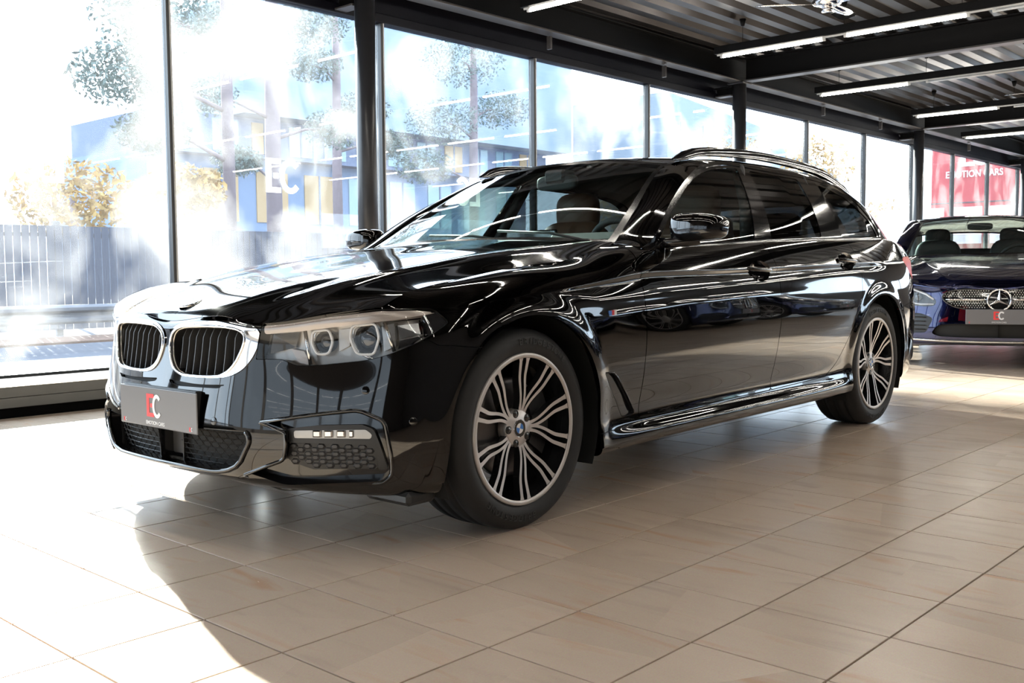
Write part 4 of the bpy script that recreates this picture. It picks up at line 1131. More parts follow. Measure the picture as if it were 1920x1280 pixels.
# ---- number plate
PL = MB().box((.806, -.237, .352), (.811, .237, .483), .003).obj('number_plate', CM['plate'], CAR); tag(PL, label='grey dealer number plate with one red and one white letter')
MB().box((.775, -.225, .375), (.8055, .225, .487), .004).obj('plate_holder', CM['plastic'], PL)
def onplate(me, mat, u, v, name):
    o = link(name, me, None, PL); me.materials.clear(); me.materials.append(mat)
    o.location = (.8115, u, v); o.rotation_euler = (math.pi / 2, 0, math.pi / 2); return o
onplate(letter_E(.076, .045, .0165, .0006).mesh('E'), CM['plate_red'], -.040, .424, 'letter')
onplate(letter_C(.078, .056, .0125, .0009).mesh('C'), CM['plate_white'], .002, .423, 'letter')
onplate(text_obj('t', 'EMOTION CARS', .0165, CM['plate_white'], .0004, spacing=.95, bold=.0003), CM['plate_white'], -.012, .366, 'lettering')
for u in (-.205, .202):
    onplate(letter_E(.013, .008, .003, .0005).mesh('E'), CM['plate_red'], u - .005, .366, 'small_letter'); onplate(letter_C(.013, .009, .0026, .0006).mesh('C'), CM['plate_white'], u + .005, .366, 'small_letter')

# ---- roundel builder (blue and white quadrants in a black ring)
def roundel(c, n, r, parent, up=(0, 0, 1.)):
    n = np.array(n, float); n /= np.linalg.norm(n); u = np.cross(up, n); u /= np.linalg.norm(u); v = np.cross(n, u)
    def ringm(r0, r1, h, a0=0, a1=2 * math.pi, seg=28):
        m = MB(); 
        for i in range(seg):
            A = a0 + (a1 - a0) * i / seg; B = a0 + (a1 - a0) * (i + 1) / seg
            q = lambda a, rr: np.array(c) + u * rr * math.cos(a) + v * rr * math.sin(a) + n * h
            m.add([q(A, r0), q(A, r1), q(B, r1), q(B, r0)], [(0, 1, 2, 3)])
        return m
    V, F = disc_lathe(c, n, [(r, -.003), (r, .0022), (r * .96, .003), (r * .93, .0022)], 30)
    e = MB().add(V, F, True).obj('badge', CM['chrome'], parent)
    return e, ringm, r
def badge(c, n, r, parent, up=(0, 0, 1.)):
    e, rm, r = roundel(c, n, r, parent, up)
    rm(r * .58, r * .95, .0022).obj('badge_ring', CM['gloss'], parent if e.parent != CAR else e)
    tgt = parent if e.parent != CAR else e
    for k in range(4): rm(0, r * .58, .0024, k * math.pi / 2, (k + 1) * math.pi / 2, 8).obj('badge_quadrant', CM['blue'] if k % 2 == 0 else CM['bwhite'], tgt)
badge((.678, 0, .7585), (.30, 0, .95), .041, CAR, (0, 0, 1.))

# ---- wheels
def tyre_prof(w=.245, R=.335):
    h = w / 2
    return [(.240, -h + .015), (.262, -h + .002), (.292, -h - .006), (.318, -h + .004), (.331, -h + .022), (.334, -h + .05), (.335, -.062), (.326, -.060), (.326, -.050), (.335, -.048), (.335, -.012), (.326, -.010), (.326, .0), (.335, .002), (.335, .046), (.326, .048), (.326, .058), (.335, .060), (.334, h - .05), (.331, h - .022), (.318, h - .004), (.292, h + .006), (.262, h - .002), (.254, h - .008), (.240, h - .015)]
def spoke_twin(A):
    """twin spoke: two slim arms that join at hub and rim; y is depth along the axle (outward +)"""
    faces = []; V = []; F = []; fm = []
    rr = np.linspace(.052, .243, 22)
    ts = np.sign(A)
    def th(r): 
        t = np.clip((r - .055) / .13, 0, 1); return math.radians(ts * (5.5 + 12.0 * t * t * (3 - 2 * t)))
    def depth(r): return -.034 + .030 * np.clip((r - .06) / .185, 0, 1) ** 1.15
    for s in (-1, 1):
        sp = np.interp(rr, [.05, .085, .13, .19, .243], [.012, .0165, .0230, .0290, .0365]); w = np.interp(rr, [.05, .085, .13, .225, .243], [.0135, .0100, .0105, .0140, .0240])
        C = np.array([[r * math.sin(th(r)), r * math.cos(th(r))] for r in rr]); T = np.gradient(C, axis=0); T /= np.linalg.norm(T, axis=1, keepdims=True); Nn = np.stack([T[:, 1], -T[:, 0]], 1)
        Cc = C + Nn * (s * sp / 2)[:, None]; b = len(V)
        for i, r in enumerate(rr):
            L_ = Cc[i] - Nn[i] * w[i] / 2; R2 = Cc[i] + Nn[i] * w[i] / 2; d = depth(r)
            V += [(L_[0], d, L_[1]), (R2[0], d, R2[1]), (R2[0] , d - .028, R2[1]), (L_[0], d - .028, L_[1])]
        for i in range(len(rr) - 1):
            for j in range(4):
                F.append((b + i * 4 + j, b + i * 4 + 4 + j, b + i * 4 + 4 + (j + 1) % 4, b + i * 4 + (j + 1) % 4)); fm.append(0 if j == 0 else 1)
    return V, F, fm
def make_wheel():
    meshes = []
    m = MB(); V, F = lathe(tyre_prof(), (0, -.1225, 0), 1, 96); m.add(V, F, True); meshes.append(('tyre', m.mesh('tyre'), CM['rubber']))
    # raised sidewall lettering
    sw = MB()
    for word, a0 in (('BRIDGESTONE', -.42), ('BRIDGESTONE', -.42 + math.pi)):
        for i, ch in enumerate(word):
            me = text_obj('l', ch, .030, CM['rubber'], .0008); a = a0 + i * .082
            vv = np.array([v.co[:] for v in me.vertices]); 
            X = vv[:, 0]; Z = vv[:, 1] + .291
            # seen from outside (+y) right is -x
            XX_ = -(X * math.cos(a) + Z * math.sin(a)); ZZ_ = -X * math.sin(a) + Z * math.cos(a)
            sw.add(np.stack([XX_, .0062 + vv[:, 2], ZZ_], 1), [tuple(p.vertices) for p in me.polygons]); bpy.data.meshes.remove(me)
    meshes.append(('tyre_lettering', sw.mesh('tyre_lettering'), CM['letter_rubber']))
    m = MB(); V, F = lathe([(.2525, -.010), (.2525, .0), (.250, .0022), (.239, .0022), (.236, -.002)], (0, -.002, 0), 1, 96); m.add(V, F, True); meshes.append(('rim_lip', m.mesh('rim_lip'), CM['alloy']))
    m = MB(); V, F = lathe([(.236, -.002), (.232, -.03), (.222, -.06), (.215, -.20), (.245, -.235), (.2525, -.235)], (0, -.002, 0), 1, 72); m.add(V, F, True); meshes.append(('rim_barrel', m.mesh('rim_barrel'), CM['alloy_dark']))
    m = MB(); V, F = lathe([(.0, -.0325), (.058, -.0325), (.062, -.036), (.064, -.07), (.0, -.07)], (0, 0, 0), 1, 48); m.add(V, F, True); meshes.append(('hub', m.mesh('hub'), CM['alloy']))
    m = MB(); V, F = lathe([(.0, -.075), (.150, -.075), (.165, -.078), (.168, -.10), (.0, -.10)], (0, 0, 0), 1, 64); m.add(V, F, True); meshes.append(('brake_disc', m.mesh('brake_disc'), CM['disc']))
    m = MB()
    for i in range(14):
        a = math.radians(-35 + 5 * i); b = math.radians(-30 + 5 * i)
        q = lambda r, an, y: (-r * math.cos(an), y, r * math.sin(an))
        m.add([q(.105, a, -.062), q(.19, a, -.062), q(.19, b, -.062), q(.105, b, -.062), q(.105, a, -.11), q(.19, a, -.11), q(.19, b, -.11), q(.105, b, -.11)], [(0, 1, 2, 3), (4, 7, 6, 5), (0, 4, 5, 1), (2, 6, 7, 3), (1, 5, 6, 2), (3, 7, 4, 0)])
    meshes.append(('brake_caliper', m.mesh('brake_caliper'), CM['plastic']))
    sp = []
    for s in (-1, 1):
        V, F, fm = spoke_twin(s); sp.append(mkmesh('spoke', V, F, mats=[CM['alloy'], CM['alloy_dark']], fmat=fm))
    lug = MB(); V, F = lathe([(0, -.0312), (.0135, -.0312), (.014, -.034)], (0, 0, 0), 1, 16); lug.add(V, F, True); lugm = lug.mesh('lug_hole'); lugm.materials.append(CM['alloy_dark'])
    return meshes, sp, lugm
WM, SPK, LUG = make_wheel()
for nm, me, mt in WM:
    me.materials.clear(); me.materials.append(mt)
for (wx, wy, sd) in ((0, .896, 1), (-2.975, .906, 1), (0, .896, -1), (-2.975, .906, -1)):
    w = empty('wheel', (wx, wy * sd, .335), 0 if sd > 0 else math.pi, CAR); spin = -.314 if wx == 0 else -.035
    w.rotation_euler = (0, spin * sd, 0 if sd > 0 else math.pi)
    for nm, me, mt in WM:
        o = link(nm, me, None, w)
        if nm == 'tyre_lettering': tag(o, kind='stuff')
        if nm == 'brake_caliper': o.rotation_euler = (0, -spin * sd, 0)
    for k in range(5):
        for s in (0, 1):
            o = link('spoke', SPK[s], None, w); o.rotation_euler = (0, k * 2 * math.pi / 5, 0)
        o = link('lug_hole', LUG, None, w); a = (k + .5) * 2 * math.pi / 5; o.location = (.0515 * math.sin(a), 0, .0515 * math.cos(a))
    badge((0, -.030, 0), (0, 1, 0), .030, w)
# wheel arch liners
for c in (ARF, ARR):
    for sd in (1, -1):
        m = MB(); sec = []
        for a in np.linspace(math.radians(-25), math.radians(205), 30):
            r = .405; sec.append([(c[0] + r * math.cos(a), sd * .895, c[1] + r * math.sin(a)), (c[0] + r * math.cos(a), sd * .60, c[1] + r * math.sin(a)), (c[0] + .02 * math.cos(a), sd * .60, c[1] + .02 * math.sin(a))])
        V = np.array(sec).reshape(-1, 3); F = [(i * 3 + j, i * 3 + 3 + j, i * 3 + 4 + j, i * 3 + 1 + j) for i in range(29) for j in range(2)]
        m.add(V, F, True).obj('arch_liner', CM['seal'], CAR)
# underbody
MB().box((-3.75, -.60, .21), (.60, .60, .30), .02).obj('underbody', CM['seal'], CAR)
for sd in (1, -1): MB().box((-2.56, .598 if sd > 0 else -.86, .205), (-.42, .86 if sd > 0 else -.598, .30), .01).obj('floor_pan', CM['seal'], CAR)
both('air_deflector', MB().box((.38, .66, .158), (.50, .86, .20), .012), CM['plastic'])

# ---- doors: handles, cups, badge
for k, (key, (hx_, hz_)) in enumerate(HND.items()):
    for i, sd in enumerate((1, -1)):
        par = BP['fd' if k == 0 else 'rd'][i]; cp = cups[key]
        rr_ = np.hypot((cp.V[:, 0] - hx_) / .102, (cp.V[:, 2] - hz_) / .046); dp = .030 * np.clip(1 - rr_ ** 2, 0, 1)
        q = Patch(cp.V - cp.N * dp[:, None], cp.F, cp.N)
        # recompute normals of the dish
        acc = np.zeros_like(q.V)
        for f in q.F:
            n_ = np.cross(q.V[f[1]] - q.V[f[0]], q.V[f[2]] - q.V[f[0]]); acc[f] += n_
        q.N = acc / (np.linalg.norm(acc, axis=1, keepdims=True) + 1e-12)
        (q if sd > 0 else q.mirror()).obj('handle_cup', CM['gloss'], par)
        pts = []; ys = .914
        for t in np.linspace(-1, 1, 13):
            pts.append((hx_ - .112 * t, (ys + .018 - .020 * abs(t) ** 3) * sd, hz_ + .006 - .004 * t))
        m = MB(); V, F = tube(pts, [.0105 * (1 - .35 * abs(t) ** 4) for t in np.linspace(-1, 1, 13)], 12); m.add(V, F, True).obj('door_handle', CM['paint'], par)
for i, sd in enumerate((1, -1)):
    f = BP['fender'][i]
    for k, mt in enumerate(('mblue', 'mred', 'bwhite')):
        X, n = hit(1143.5 + 4.5 * k, 587 - 1.0 * k); X = X * np.array([1, sd, 1])
        MB().box((X[0] - .009, X[1] - .001, X[2] - .009), (X[0] + .006, X[1] + (.003 if sd > 0 else -.003), X[2] + .009)).obj('fender_badge', CM[mt], f)
    b = parts['breather'].offset(-.012); (b if sd > 0 else b.mirror()).obj('air_breather', CM['gloss'], f)
    br = parts['breather']; sided(wallmb(br, d=.013), sd).obj('breather_wall', CM['plastic'], f)
    sided(MB().tube(outline3([(1137, 699), (1150, 698), (1158, 707), (1176, 741), (1188, 770)], .001), .0028, 6), sd).obj('breather_edge', CM['gloss'], f)

# ---- mirrors
def superell(c, h, e1, e2, nu=28, nv=18, taper=None):
    V = []; F = []
    sp = lambda w, m: math.copysign(abs(w) ** m, w)
    for i in range(nv + 1):
        a = -math.pi / 2 + math.pi * i / nv
        for j in range(nu):
            b = 2 * math.pi * j / nu
            p = np.array([sp(math.cos(a), e1) * sp(math.cos(b), e2), sp(math.cos(a), e1) * sp(math.sin(b), e2), sp(math.sin(a), e1)])
            if taper: p = taper(p)
            V.append(np.array(c) + p * np.array(h))
    for i in range(nv):
        for j in range(nu):
            k = (j + 1) % nu; F.append((i * nu + j, i * nu + k, i * nu + nu + k, i * nu + nu + j))
    return V, F
def mtaper(p):
    y = p[1]; k = 1 - .20 * (y + 1) / 2; xx = p[0] * (.80 if p[0] < 0 else 1.0) - .16 * (y > 0) * y * y
    return np.array([xx, y, p[2] * k + .06 * (1 - y * y) * (p[2] > 0)])
for sd in (1, -1):
    Mr = empty('side_mirror', (0, 0, 0), 0, CAR)
    cc = (-.945, .985, 1.018)
    up = MB(); V, F = superell(cc, (.080, .112, .060), .55, .62, 30, 22, mtaper)
    V = np.array(V); Fu = [f for f in F if np.mean([V[i][2] for i in f]) >= cc[2] - .006]; Fl = [f for f in F if f not in set(Fu)]
    su = MB().add(V, Fu, True); sl_ = MB().add(cc + (V - cc) * .975, F, True)
    sided(su, sd).obj('mirror_cap', CM['paint'], Mr); sided(sl_, sd).obj('mirror_shell', CM['gloss'], Mr)
    arm = MB(); V, F = tube([(-.87, .855, .962), (-.885, .90, .962), (-.93, .95, .968), (-.95, .985, .975)], [.020, .020, .022, .024], 12); arm.add(V, F, True)
    sided(arm, sd).obj('mirror_arm', CM['gloss'], Mr)
    sided(MB().tube([(-.868, .935, 1.012), (-.868, 1.0, 1.013), (-.885, 1.05, 1.014), (-.915, 1.08, 1.014)], .003, 6), sd).obj('turn_signal', CM['smoke'], Mr)

# ---- cabin
hl = ROOF.offset(-.035); hl.join(hl.mirror()).obj('headliner', CM['cabin'], CAR)
for sd in (1, -1):
    m = MB(); m.box((-3.2, .79, .30), (-.72, .81, .95)); sided(m, sd).obj('door_card', CM['cabin'], CAR)
    m = MB(); V, F = tube([(-1.70, .79, .95), (-1.79, .735, 1.15), (-1.86, .655, 1.34)], .03, 8); m.add(V, F, True); sided(m, sd).obj('inner_pillar', CM['cabin'], CAR)
    m = MB(); V, F = tube([(-2.52, .80, 1.0), (-2.50, .745, 1.15), (-2.49, .665, 1.33)], .035, 8); m.add(V, F, True); sided(m, sd).obj('inner_pillar', CM['cabin'], CAR)
    inner = PIL.offset(-.03); (inner if sd > 0 else inner.mirror()).obj('pillar_lining', CM['cabin'], CAR)
dash = [(-.62, .60), (-.66, .93), (-.76, .965), (-.95, .985), (-1.10, .975), (-1.20, .93), (-1.22, .80), (-1.15, .60)]
MB().prism([(a, b) for a, b in dash][::-1], 1, -.76, .76).obj('dashboard', CM['cabin'], CAR)
MB().box((-1.17, .16, .96), (-1.00, .58, 1.02), .03).obj('instrument_hood', CM['cabin'], CAR)
MB().box((-1.13, -.16, .955), (-1.11, .14, 1.045), .006).obj('display', CM['gloss'], CAR)
def ring3(c, r, n, tr, seg=40):
    n = np.array(n) / np.linalg.norm(n); u = np.cross(n, [0, 1., 0]); u /= np.linalg.norm(u); v = np.cross(n, u)
    return MB().tube([np.array(c) + u * r * math.cos(a) + v * r * math.sin(a) for a in np.linspace(0, 2 * math.pi, seg, endpoint=False)], tr, 8, closed=True)
SW = ring3((-1.34, .37, .915), .185, (.9, 0, -.42), .017).obj('steering_wheel', CM['cabin'], CAR)
MB().tube([(-1.18, .37, .85), (-1.33, .37, .91)], .05, 12).obj('steering_column', CM['cabin'], SW)
MB().tube([(-1.34, .20, .915), (-1.33, .37, .91), (-1.34, .54, .915)], .022, 8).obj('wheel_spokes', CM['grey_plastic'], SW)
def seat(x, y):
    s = empty('seat', (x, y, 0), 0, CAR); tag(s, label='brown leather seat')
    V, F = superell((.05, 0, .52), (.27, .25, .09), .5, .45, 20, 12); MB().add(V, F, True).obj('cushion', CM['leather'], s)
    V, F = superell((0, 0, 0), (.075, .245, .34), .5, .5, 20, 14); a = math.radians(-20); V = np.array(V)
    V = np.stack([V[:, 0] * math.cos(a) - -V[:, 2] * math.sin(a), V[:, 1], V[:, 2] * math.cos(a) - V[:, 0] * math.sin(a)], 1)
    V[:, :] += np.array([-.28, 0, .80]); MB().add(V, F, True).obj('backrest', CM['leather'], s)
    V, F = superell((-.40, 0, 1.175), (.055, .135, .105), .6, .6, 20, 14); MB().add(V, F, True).obj('headrest', CM['leather'], s)
    for k in (-.06, .06): MB().tube([(-.36, k, 1.02), (-.40, k, 1.12)], .008, 8).obj('headrest_post', CM['satin'], s)
for y_ in (.37, -.37): seat(-1.55, y_)
RS = empty('rear_bench', (-2.45, 0, 0), 0, CAR)
V, F = superell((.05, 0, .52), (.26, .66, .09), .4, .3, 24, 12); MB().add(V, F, True).obj('cushion', CM['leather'], RS)
V, F = superell((-.27, 0, .78), (.09, .66, .30), .4, .3, 24, 12); MB().add(V, F, True).obj('backrest', CM['leather'], RS)
for k in (-.42, 0, .42):
    V, F = superell((-.33, k, 1.10), (.05, .12, .07), .6, .6, 18, 12); MB().add(V, F, True).obj('headrest', CM['leather'], RS)
MB().box((-3.65, -.62, .5), (-2.85, .62, .86), .03).obj('cargo_cover', CM['cabin'], CAR)
RM = MB(); V, F = superell((-1.30, 0, 1.275), (.018, .12, .036), .5, .5, 18, 12); RM.add(V, F, True).obj('rear_view_mirror', CM['cabin'], CAR)
MB().box((-1.37, -.06, 1.27), (-1.27, .06, 1.335), .012).obj('camera_housing', CM['cabin'], CAR)
# wipers
for pts in ([(-.67, .30, .972), (-.70, .0, 1.01), (-.74, -.30, 1.02)], [(-.72, .62, .972), (-.74, .40, 1.012), (-.76, .10, 1.03)]):
    MB().tube(pts, .006, 6).obj('wiper', CM['plastic'], CAR)

# ================================================================== OUTSIDE
OM = dict(
    shaded_asphalt=P('shaded_asphalt', (0.045, 0.054, 0.080), 0.9, noise=.2, nscale=3), leaf_strip=P('fallen_leaves', (0.10, 0.055, 0.04), 0.95, noise=.5, nscale=6),  # asphalt darkened and blued: shade on the street put into its colour
    rail=P('galvanised_rail', (0.085, 0.095, 0.125), 0.5, metal=.2, noise=.1), fence=P('fence_slat', (0.028, 0.040, 0.075), 0.7, noise=.15), post=P('fence_post', (0.05, 0.06, 0.08), .6),
    bark=P('pine_bark', (0.13, 0.10, 0.12), 0.9, noise=.3, nscale=4), needles=P('pine_needles', (0.085, 0.12, 0.115), 0.9, noise=.3, nscale=9),
    gold=P('autumn_leaves', (0.30, 0.19, 0.06), 0.9, noise=.3, nscale=8), bluewall=P('blue_facade', (0.115, 0.165, 0.26), 0.8, noise=.06, nscale=.3),
    bluelight=P('pale_blue_facade', (0.15, 0.20, 0.265), 0.8, noise=.05, nscale=.3), bluedark=P('blue_recess', (0.09, 0.12, 0.20), .8), pane=P('office_pane', (0.16, 0.25, 0.30), .15),
    orange=P('lit_office', (0.30, 0.20, 0.10), .6), red=P('red_banner', (0.42, 0.035, 0.05), 0.6, noise=.05), sign=P('banner_white', (.8, .8, .82), .6),
)
g = MB().box((-95, -90, -.5), (40, Y0 - .31, -.1)).obj('street_ground', OM['shaded_asphalt']); tag(g, kind='structure')
s = MB().box((-60, -13.4, -.1), (30, -12.1, -.07)).obj('leaf_strip', OM['leaf_strip']); tag(s, 'strip of fallen brown leaves along the street', 'leaves', kind='stuff')
# guard rail
gr = empty('guard_rail', (-6, -11.0, -.1)); tag(gr, 'galvanised steel guard rail along the street outside', 'guard rail')
prof = [(0, .33), (.03, .36), (.03, .40), (-.02, .43), (-.02, .47), (.03, .50), (.03, .54), (0, .575), (-.012, .575), (.015, .54), (.015, .5), (-.035, .47), (-.035, .43), (.015, .4), (.015, .36), (-.012, .33)]
MB().prism(prof, 0, -45, 30).obj('rail_beam', OM['rail'], gr)
for k in range(-14, 10): MB().box((k * 3.0 - .04, -.09, 0), (k * 3.0 + .04, -.035, .56)).obj('rail_post', OM['rail'], gr)
# slat fence in panels
labs = ['behind the white letters', 'behind the left windows', 'behind the thick column']
fe = empty('slat_fence', (-6, -14.0, -.1)); tag(fe, 'tall grey-blue vertical slat fence beyond the guard rail', 'fence')
slm = MB().box((-.055, -.012, 0), (.055, .012, 1.62)).mesh('fence_slat'); slm.materials.append(OM['fence'])
for k in range(-130, 120):
    o = link('fence_slat', slm, None, fe); o.location = (k * .125, 0, .1)
for zz_ in (.35, 1.55): MB().box((-17, -.05, zz_), (16, -.013, zz_ + .06)).obj('fence_rail', OM['post'], fe)
for k in range(-6, 6): MB().box((k * 2.6 - .05, -.12, 0), (k * 2.6 + .05, -.051, 1.8)).obj('fence_post', OM['post'], fe)
# trees
def clump(c, r, n, mat, par, seed, nm='foliage', leaf=.22):
    rg = np.random.RandomState(seed); V = []; F = []
    for i in range(n):
        d = rg.normal(size=3); d /= np.linalg.norm(d); p = np.array(c) + d * np.array(r) * rg.uniform(.2, 1) ** .6
        a = rg.normal(size=3); a /= np.linalg.norm(a); b = np.cross(a, rg.normal(size=3)); b /= np.linalg.norm(b); s = leaf * rg.uniform(.5, 1.2); k = len(V)
        V += [p - a * s, p + b * s * .45, p + a * s, p - b * s * .45]; F.append((k, k + 1, k + 2, k + 3))
    o = MB().add(V, F).obj(nm, mat, par); tag(o, kind='stuff'); return o
def pine(x, y, h, r, lab, clumps, seed):
    t = empty('pine_tree', (x, y, -.1)); tag(t, lab, 'tree', 'trees outside')
    MB().tube([(0, 0, -.1), (.03, .02, h * .4), (-.05, 0, h * .75), (0, 0, h)], [r, r * .92, r * .75, r * .3], 12).obj('trunk', OM['bark'], t)
    for i, (cx, cy_, cz_, cr) in enumerate(clumps):
        MB().tube([(0, 0, cz_ - .5), (cx * .5, cy_ * .5, cz_ - .1), (cx, cy_, cz_)], [.06, .04, .015], 6).obj('branch', OM['bark'], t)
        clump((cx, cy_, cz_), (cr, cr, cr * .6), 1500, OM['needles'], t, seed + i, leaf=.075)
pine(-17.6, -25, 13, .26, 'tall pine trunk behind the white window letters', [(-1.6, 0, 9.0, 1.3), (1.7, .5, 8.2, 1.2), (-2.2, .3, 5.6, 1.1), (2.6, 0, 6.2, 1.2), (1.4, 0, 10.5, 1.5), (1.5, .3, 4.3, .8)], 11)
pine(-11.6, -18, 12, .14, 'slim pine trunk with blue-green needles left of the tall pine', [(1.6, 0, 6.3, 1.4), (2.4, 0, 5.0, 1.1), (.6, .3, 8.2, 1.2), (1.8, 0, 3.9, .8)], 31)
pine(-23.2, -29, 12, .2, 'pine trunk partly hidden by the thick column', [(-1.2, 0, 7.2, 1.2), (1.0, 0, 8.6, 1.1), (-2.6, 0, 6.0, 1.0)], 51)
pine(-27.5, -26, 11, .2, 'pine with grey-green crown between column and blue office', [(.5, 0, 9.0, 1.7), (1.6, 0, 6.6, 1.5), (-1.6, 0, 7.4, 1.3), (2.6, 0, 4.9, 1.2)], 71)
def shrub(x, y, z, r, lab, seed, mat='gold', h=0):
    t = empty('autumn_shrub', (x, y, -.1)); tag(t, lab, 'shrub', 'autumn shrubs outside')
    MB().tube([(0, 0, 0), (.05, 0, z)], .05, 6).obj('stem', OM['bark'], t); clump((0, 0, z), (r * 1.3, r, r * .8), 1400, OM[mat], t, seed, leaf=.085)
shrub(-7.2, -16, 2.3, .9, 'golden autumn shrub above the fence by the mirrored C', 3)
shrub(-9.6, -16.5, 2.6, .7, 'yellow shrub above the fence near the first mullion', 4)
shrub(-20.5, -15, 1.6, .8, 'dark green shrub at the foot of the tall pine', 5, 'needles')
shrub(-31.5, -11.5, 2.2, 1.3, 'yellow birch by the red banner', 6)
shrub(-31.0, -13.5, 4.4, 1.2, 'tall yellow birch crown right of the third column', 8)
shrub(-40, -22, 6.0, 1.8, 'golden tree top above the estate roof', 9)
shrub(-27.5, -20, 2.8, 1.2, 'orange bush behind the mirrored letters', 10)
# blue office building
ob = empty('office_building', (-40, -45, 0)); tag(ob, 'pale blue office block with projecting upper floor and lit windows', 'building')
MB().box((-12, -8, -.4), (17, 0, 6.9)).obj('lower_floors', OM['bluewall'], ob)
MB().box((-14, -8, 8.9), (12, 2.5, 14.8)).obj('upper_floor', OM['bluelight'], ob)
MB().box((-13, -8, 6.9), (16, 1.0, 8.9)).obj('recessed_floor', OM['bluedark'], ob)
for k, xx in enumerate(np.linspace(-11, 14.5, 12)):
    f = MB().box((xx - .75, 1.0, 7.1), (xx + .75, 1.06, 8.7)).obj('window', OM['pane'] if k % 3 else OM['orange'], ob); MB().box((xx - .05, 1.06, 7.1), (xx + .05, 1.1, 8.7)).obj('window_bar', OM['bluedark'], f)
for k, xx in enumerate(np.linspace(-10, 15, 9)):
    f = MB().box((xx - 1.0, 0, 3.6), (xx + 1.0, .06, 6.3)).obj('window', OM['orange'] if k in (6, 7, 5) else OM['pane'], ob); MB().box((xx - .05, .06, 3.6), (xx + .05, .1, 6.3)).obj('window_bar', OM['bluedark'], f)
# clad hall
hb = empty('clad_hall', (-66, -36, 0)); tag(hb, 'light blue clad hall with a sloping roof line', 'building')
MB().prism([(-16, -.4), (10, -.4), (10, 12.6), (-4, 11.4), (-16, 8.6)], 1, -8, 0).obj('hall_wall', OM['bluelight'], hb)
for k in range(9): MB().box((-14 + k * 2.8 - .04, 0, -.4), (-14 + k * 2.8 + .04, .05, 8.5 if k < 4 else 10.8)).obj('cladding_seam', OM['bluewall'], hb)
# red banner wall
rb = empty('red_banner', (-30, 0, 0)); tag(rb, 'red banner wall outside with white lettering', 'banner')
MB().box((-.15, -9.35, -.1), (0, -6.2, 5.6)).obj('banner_panel', OM['red'], rb)
for z_ in (.9, 2.75): MB().box((0, -9.35, z_), (.02, -6.2, z_ + .03)).obj('panel_joint', OM['post'], rb)
me = text_obj('t', 'EMOTION CARS', .27, OM['sign'], .01, spacing=1.02, bold=.004); o = link('lettering', me, None, rb); o.location = (.02, -8.14, 3.58); o.rotation_euler = (math.pi / 2, 0, math.pi / 2); o.scale = (.80, 1, 1)
a_ = letter_E(.62, .40, .14, .012).obj('letter', OM['sign'], rb); a_.location = (.02, -8.32, 4.12); a_.rotation_euler = (math.pi / 2, 0, math.pi / 2)
a_ = letter_C(.62, .50, .12, .014).obj('letter', OM['sign'], rb); a_.location = (.02, -7.95, 4.12); a_.rotation_euler = (math.pi / 2, 0, math.pi / 2)
decal(-3.85, 1.63, .27, False, 'white two-letter decal on the pane left of the thick column')
decal(-1.93, 1.605, .27, True, 'mirrored white letters on the first pane over the ledge')
decal(-5.95, 1.615, .27, True, 'mirrored white letters half hidden by the estate roof line')

# ================================================================== BLUE SALOON
BM = dict(paint=P('dark_blue_paint', (0.005, 0.008, 0.045), 0.10, metal=0.9, coat=1.0, coat_r=0.006), stud=P('grille_stud', (0.85, 0.83, 0.78), .3, metal=.3))
YAW = math.radians(22.0); STAR = np.array([-7.966, -0.777, 0.0]); noseL = .80
SAL = empty('saloon_car', (STAR[0] - noseL * math.cos(YAW), STAR[1] - noseL * math.sin(YAW), 0), YAW)
tag(SAL, 'dark blue saloon car with studded grille and round star emblem', 'car')
us2 = np.linspace(0, 19, 240); vs2 = np.linspace(0, 9, 80)
G2 = features(body_grid(us2, vs2)); x, y, z = G2[..., 0], G2[..., 1], G2[..., 2]
G2[..., 0] += np.where(x > .3, .02 * np.exp(-((z - .58) / .10) ** 2) * np.clip(1 - np.abs(y) / .5, 0, 1), 0)
SB = Patch.grid(G2)
k_ = np.argmin(np.linalg.norm(SB.V - np.array([-1.5, .92, .5]), axis=1))
if SB.N[k_][1] < 0: SB = SB.flipped()
SBV = SB.V.copy()
for c in (ARF, ARR):
    f_ = np.where(SB.V[:, 1] > .5, arch_f(SB.V, c, .37), 1.0); _, SB = SB.split(f_)
fv2 = SBV[SBV[:, 0] > .3]
def sx2(y, z):
    d = (fv2[:, 1] - abs(y)) ** 2 + (fv2[:, 2] - z) ** 2; k = np.argpartition(d, 4)[:4]; w = 1 / (d[k] + 1e-7); return float((fv2[k, 0] * w).sum() / w.sum())
def cut2(poly):
    global SB
    a, SB = SB.split(np.where(SB.V[:, 0] > .25, sdf(poly, SB.V[:, 1:3]), 1.0)); return a
def symp(pts, r): 
    p = [(y_, z_) for y_, z_ in pts] + [(-y_, z_) for y_, z_ in pts[::-1]]; return rpoly(p, r, 5)
GRL = symp([(.30, .675), (.40, .655), (.44, .62), (.42, .575), (.34, .525), (.22, .505), (.08, .50)], .04)
HLM = rpoly([(.475, .575), (.53, .63), (.62, .675), (.74, .715), (.86, .735), (.90, .72), (.885, .65), (.80, .575), (.68, .535), (.56, .525), (.49, .535)], .03, 5)
INL = rpoly([(.50, .43), (.60, .47), (.86, .47), (.88, .36), (.80, .30), (.56, .30)], .03, 5)
INC = symp([(.36, .385), (.47, .37), (.52, .30), (.45, .275), (.2, .27)], .03)
pg = cut2(GRL); ph = cut2(HLM); pi_ = cut2(INL); pc = cut2(INC)
body2 = SB.join(SB.mirror()).obj('body_shell', BM['paint'], SAL, .01)
gw = pg.join(pg.mirror())
GG = gw.offset(-.02).obj('front_grille', CM['gloss'], SAL); tag(GG, label='black studded grille')
ol = np.array([(sx2(y_, z_) + .003, y_, z_) for y_, z_ in GRL[::2]]); MB().tube(ol, .007, 6, closed=True).obj('grille_frame', CM['gloss'], GG)
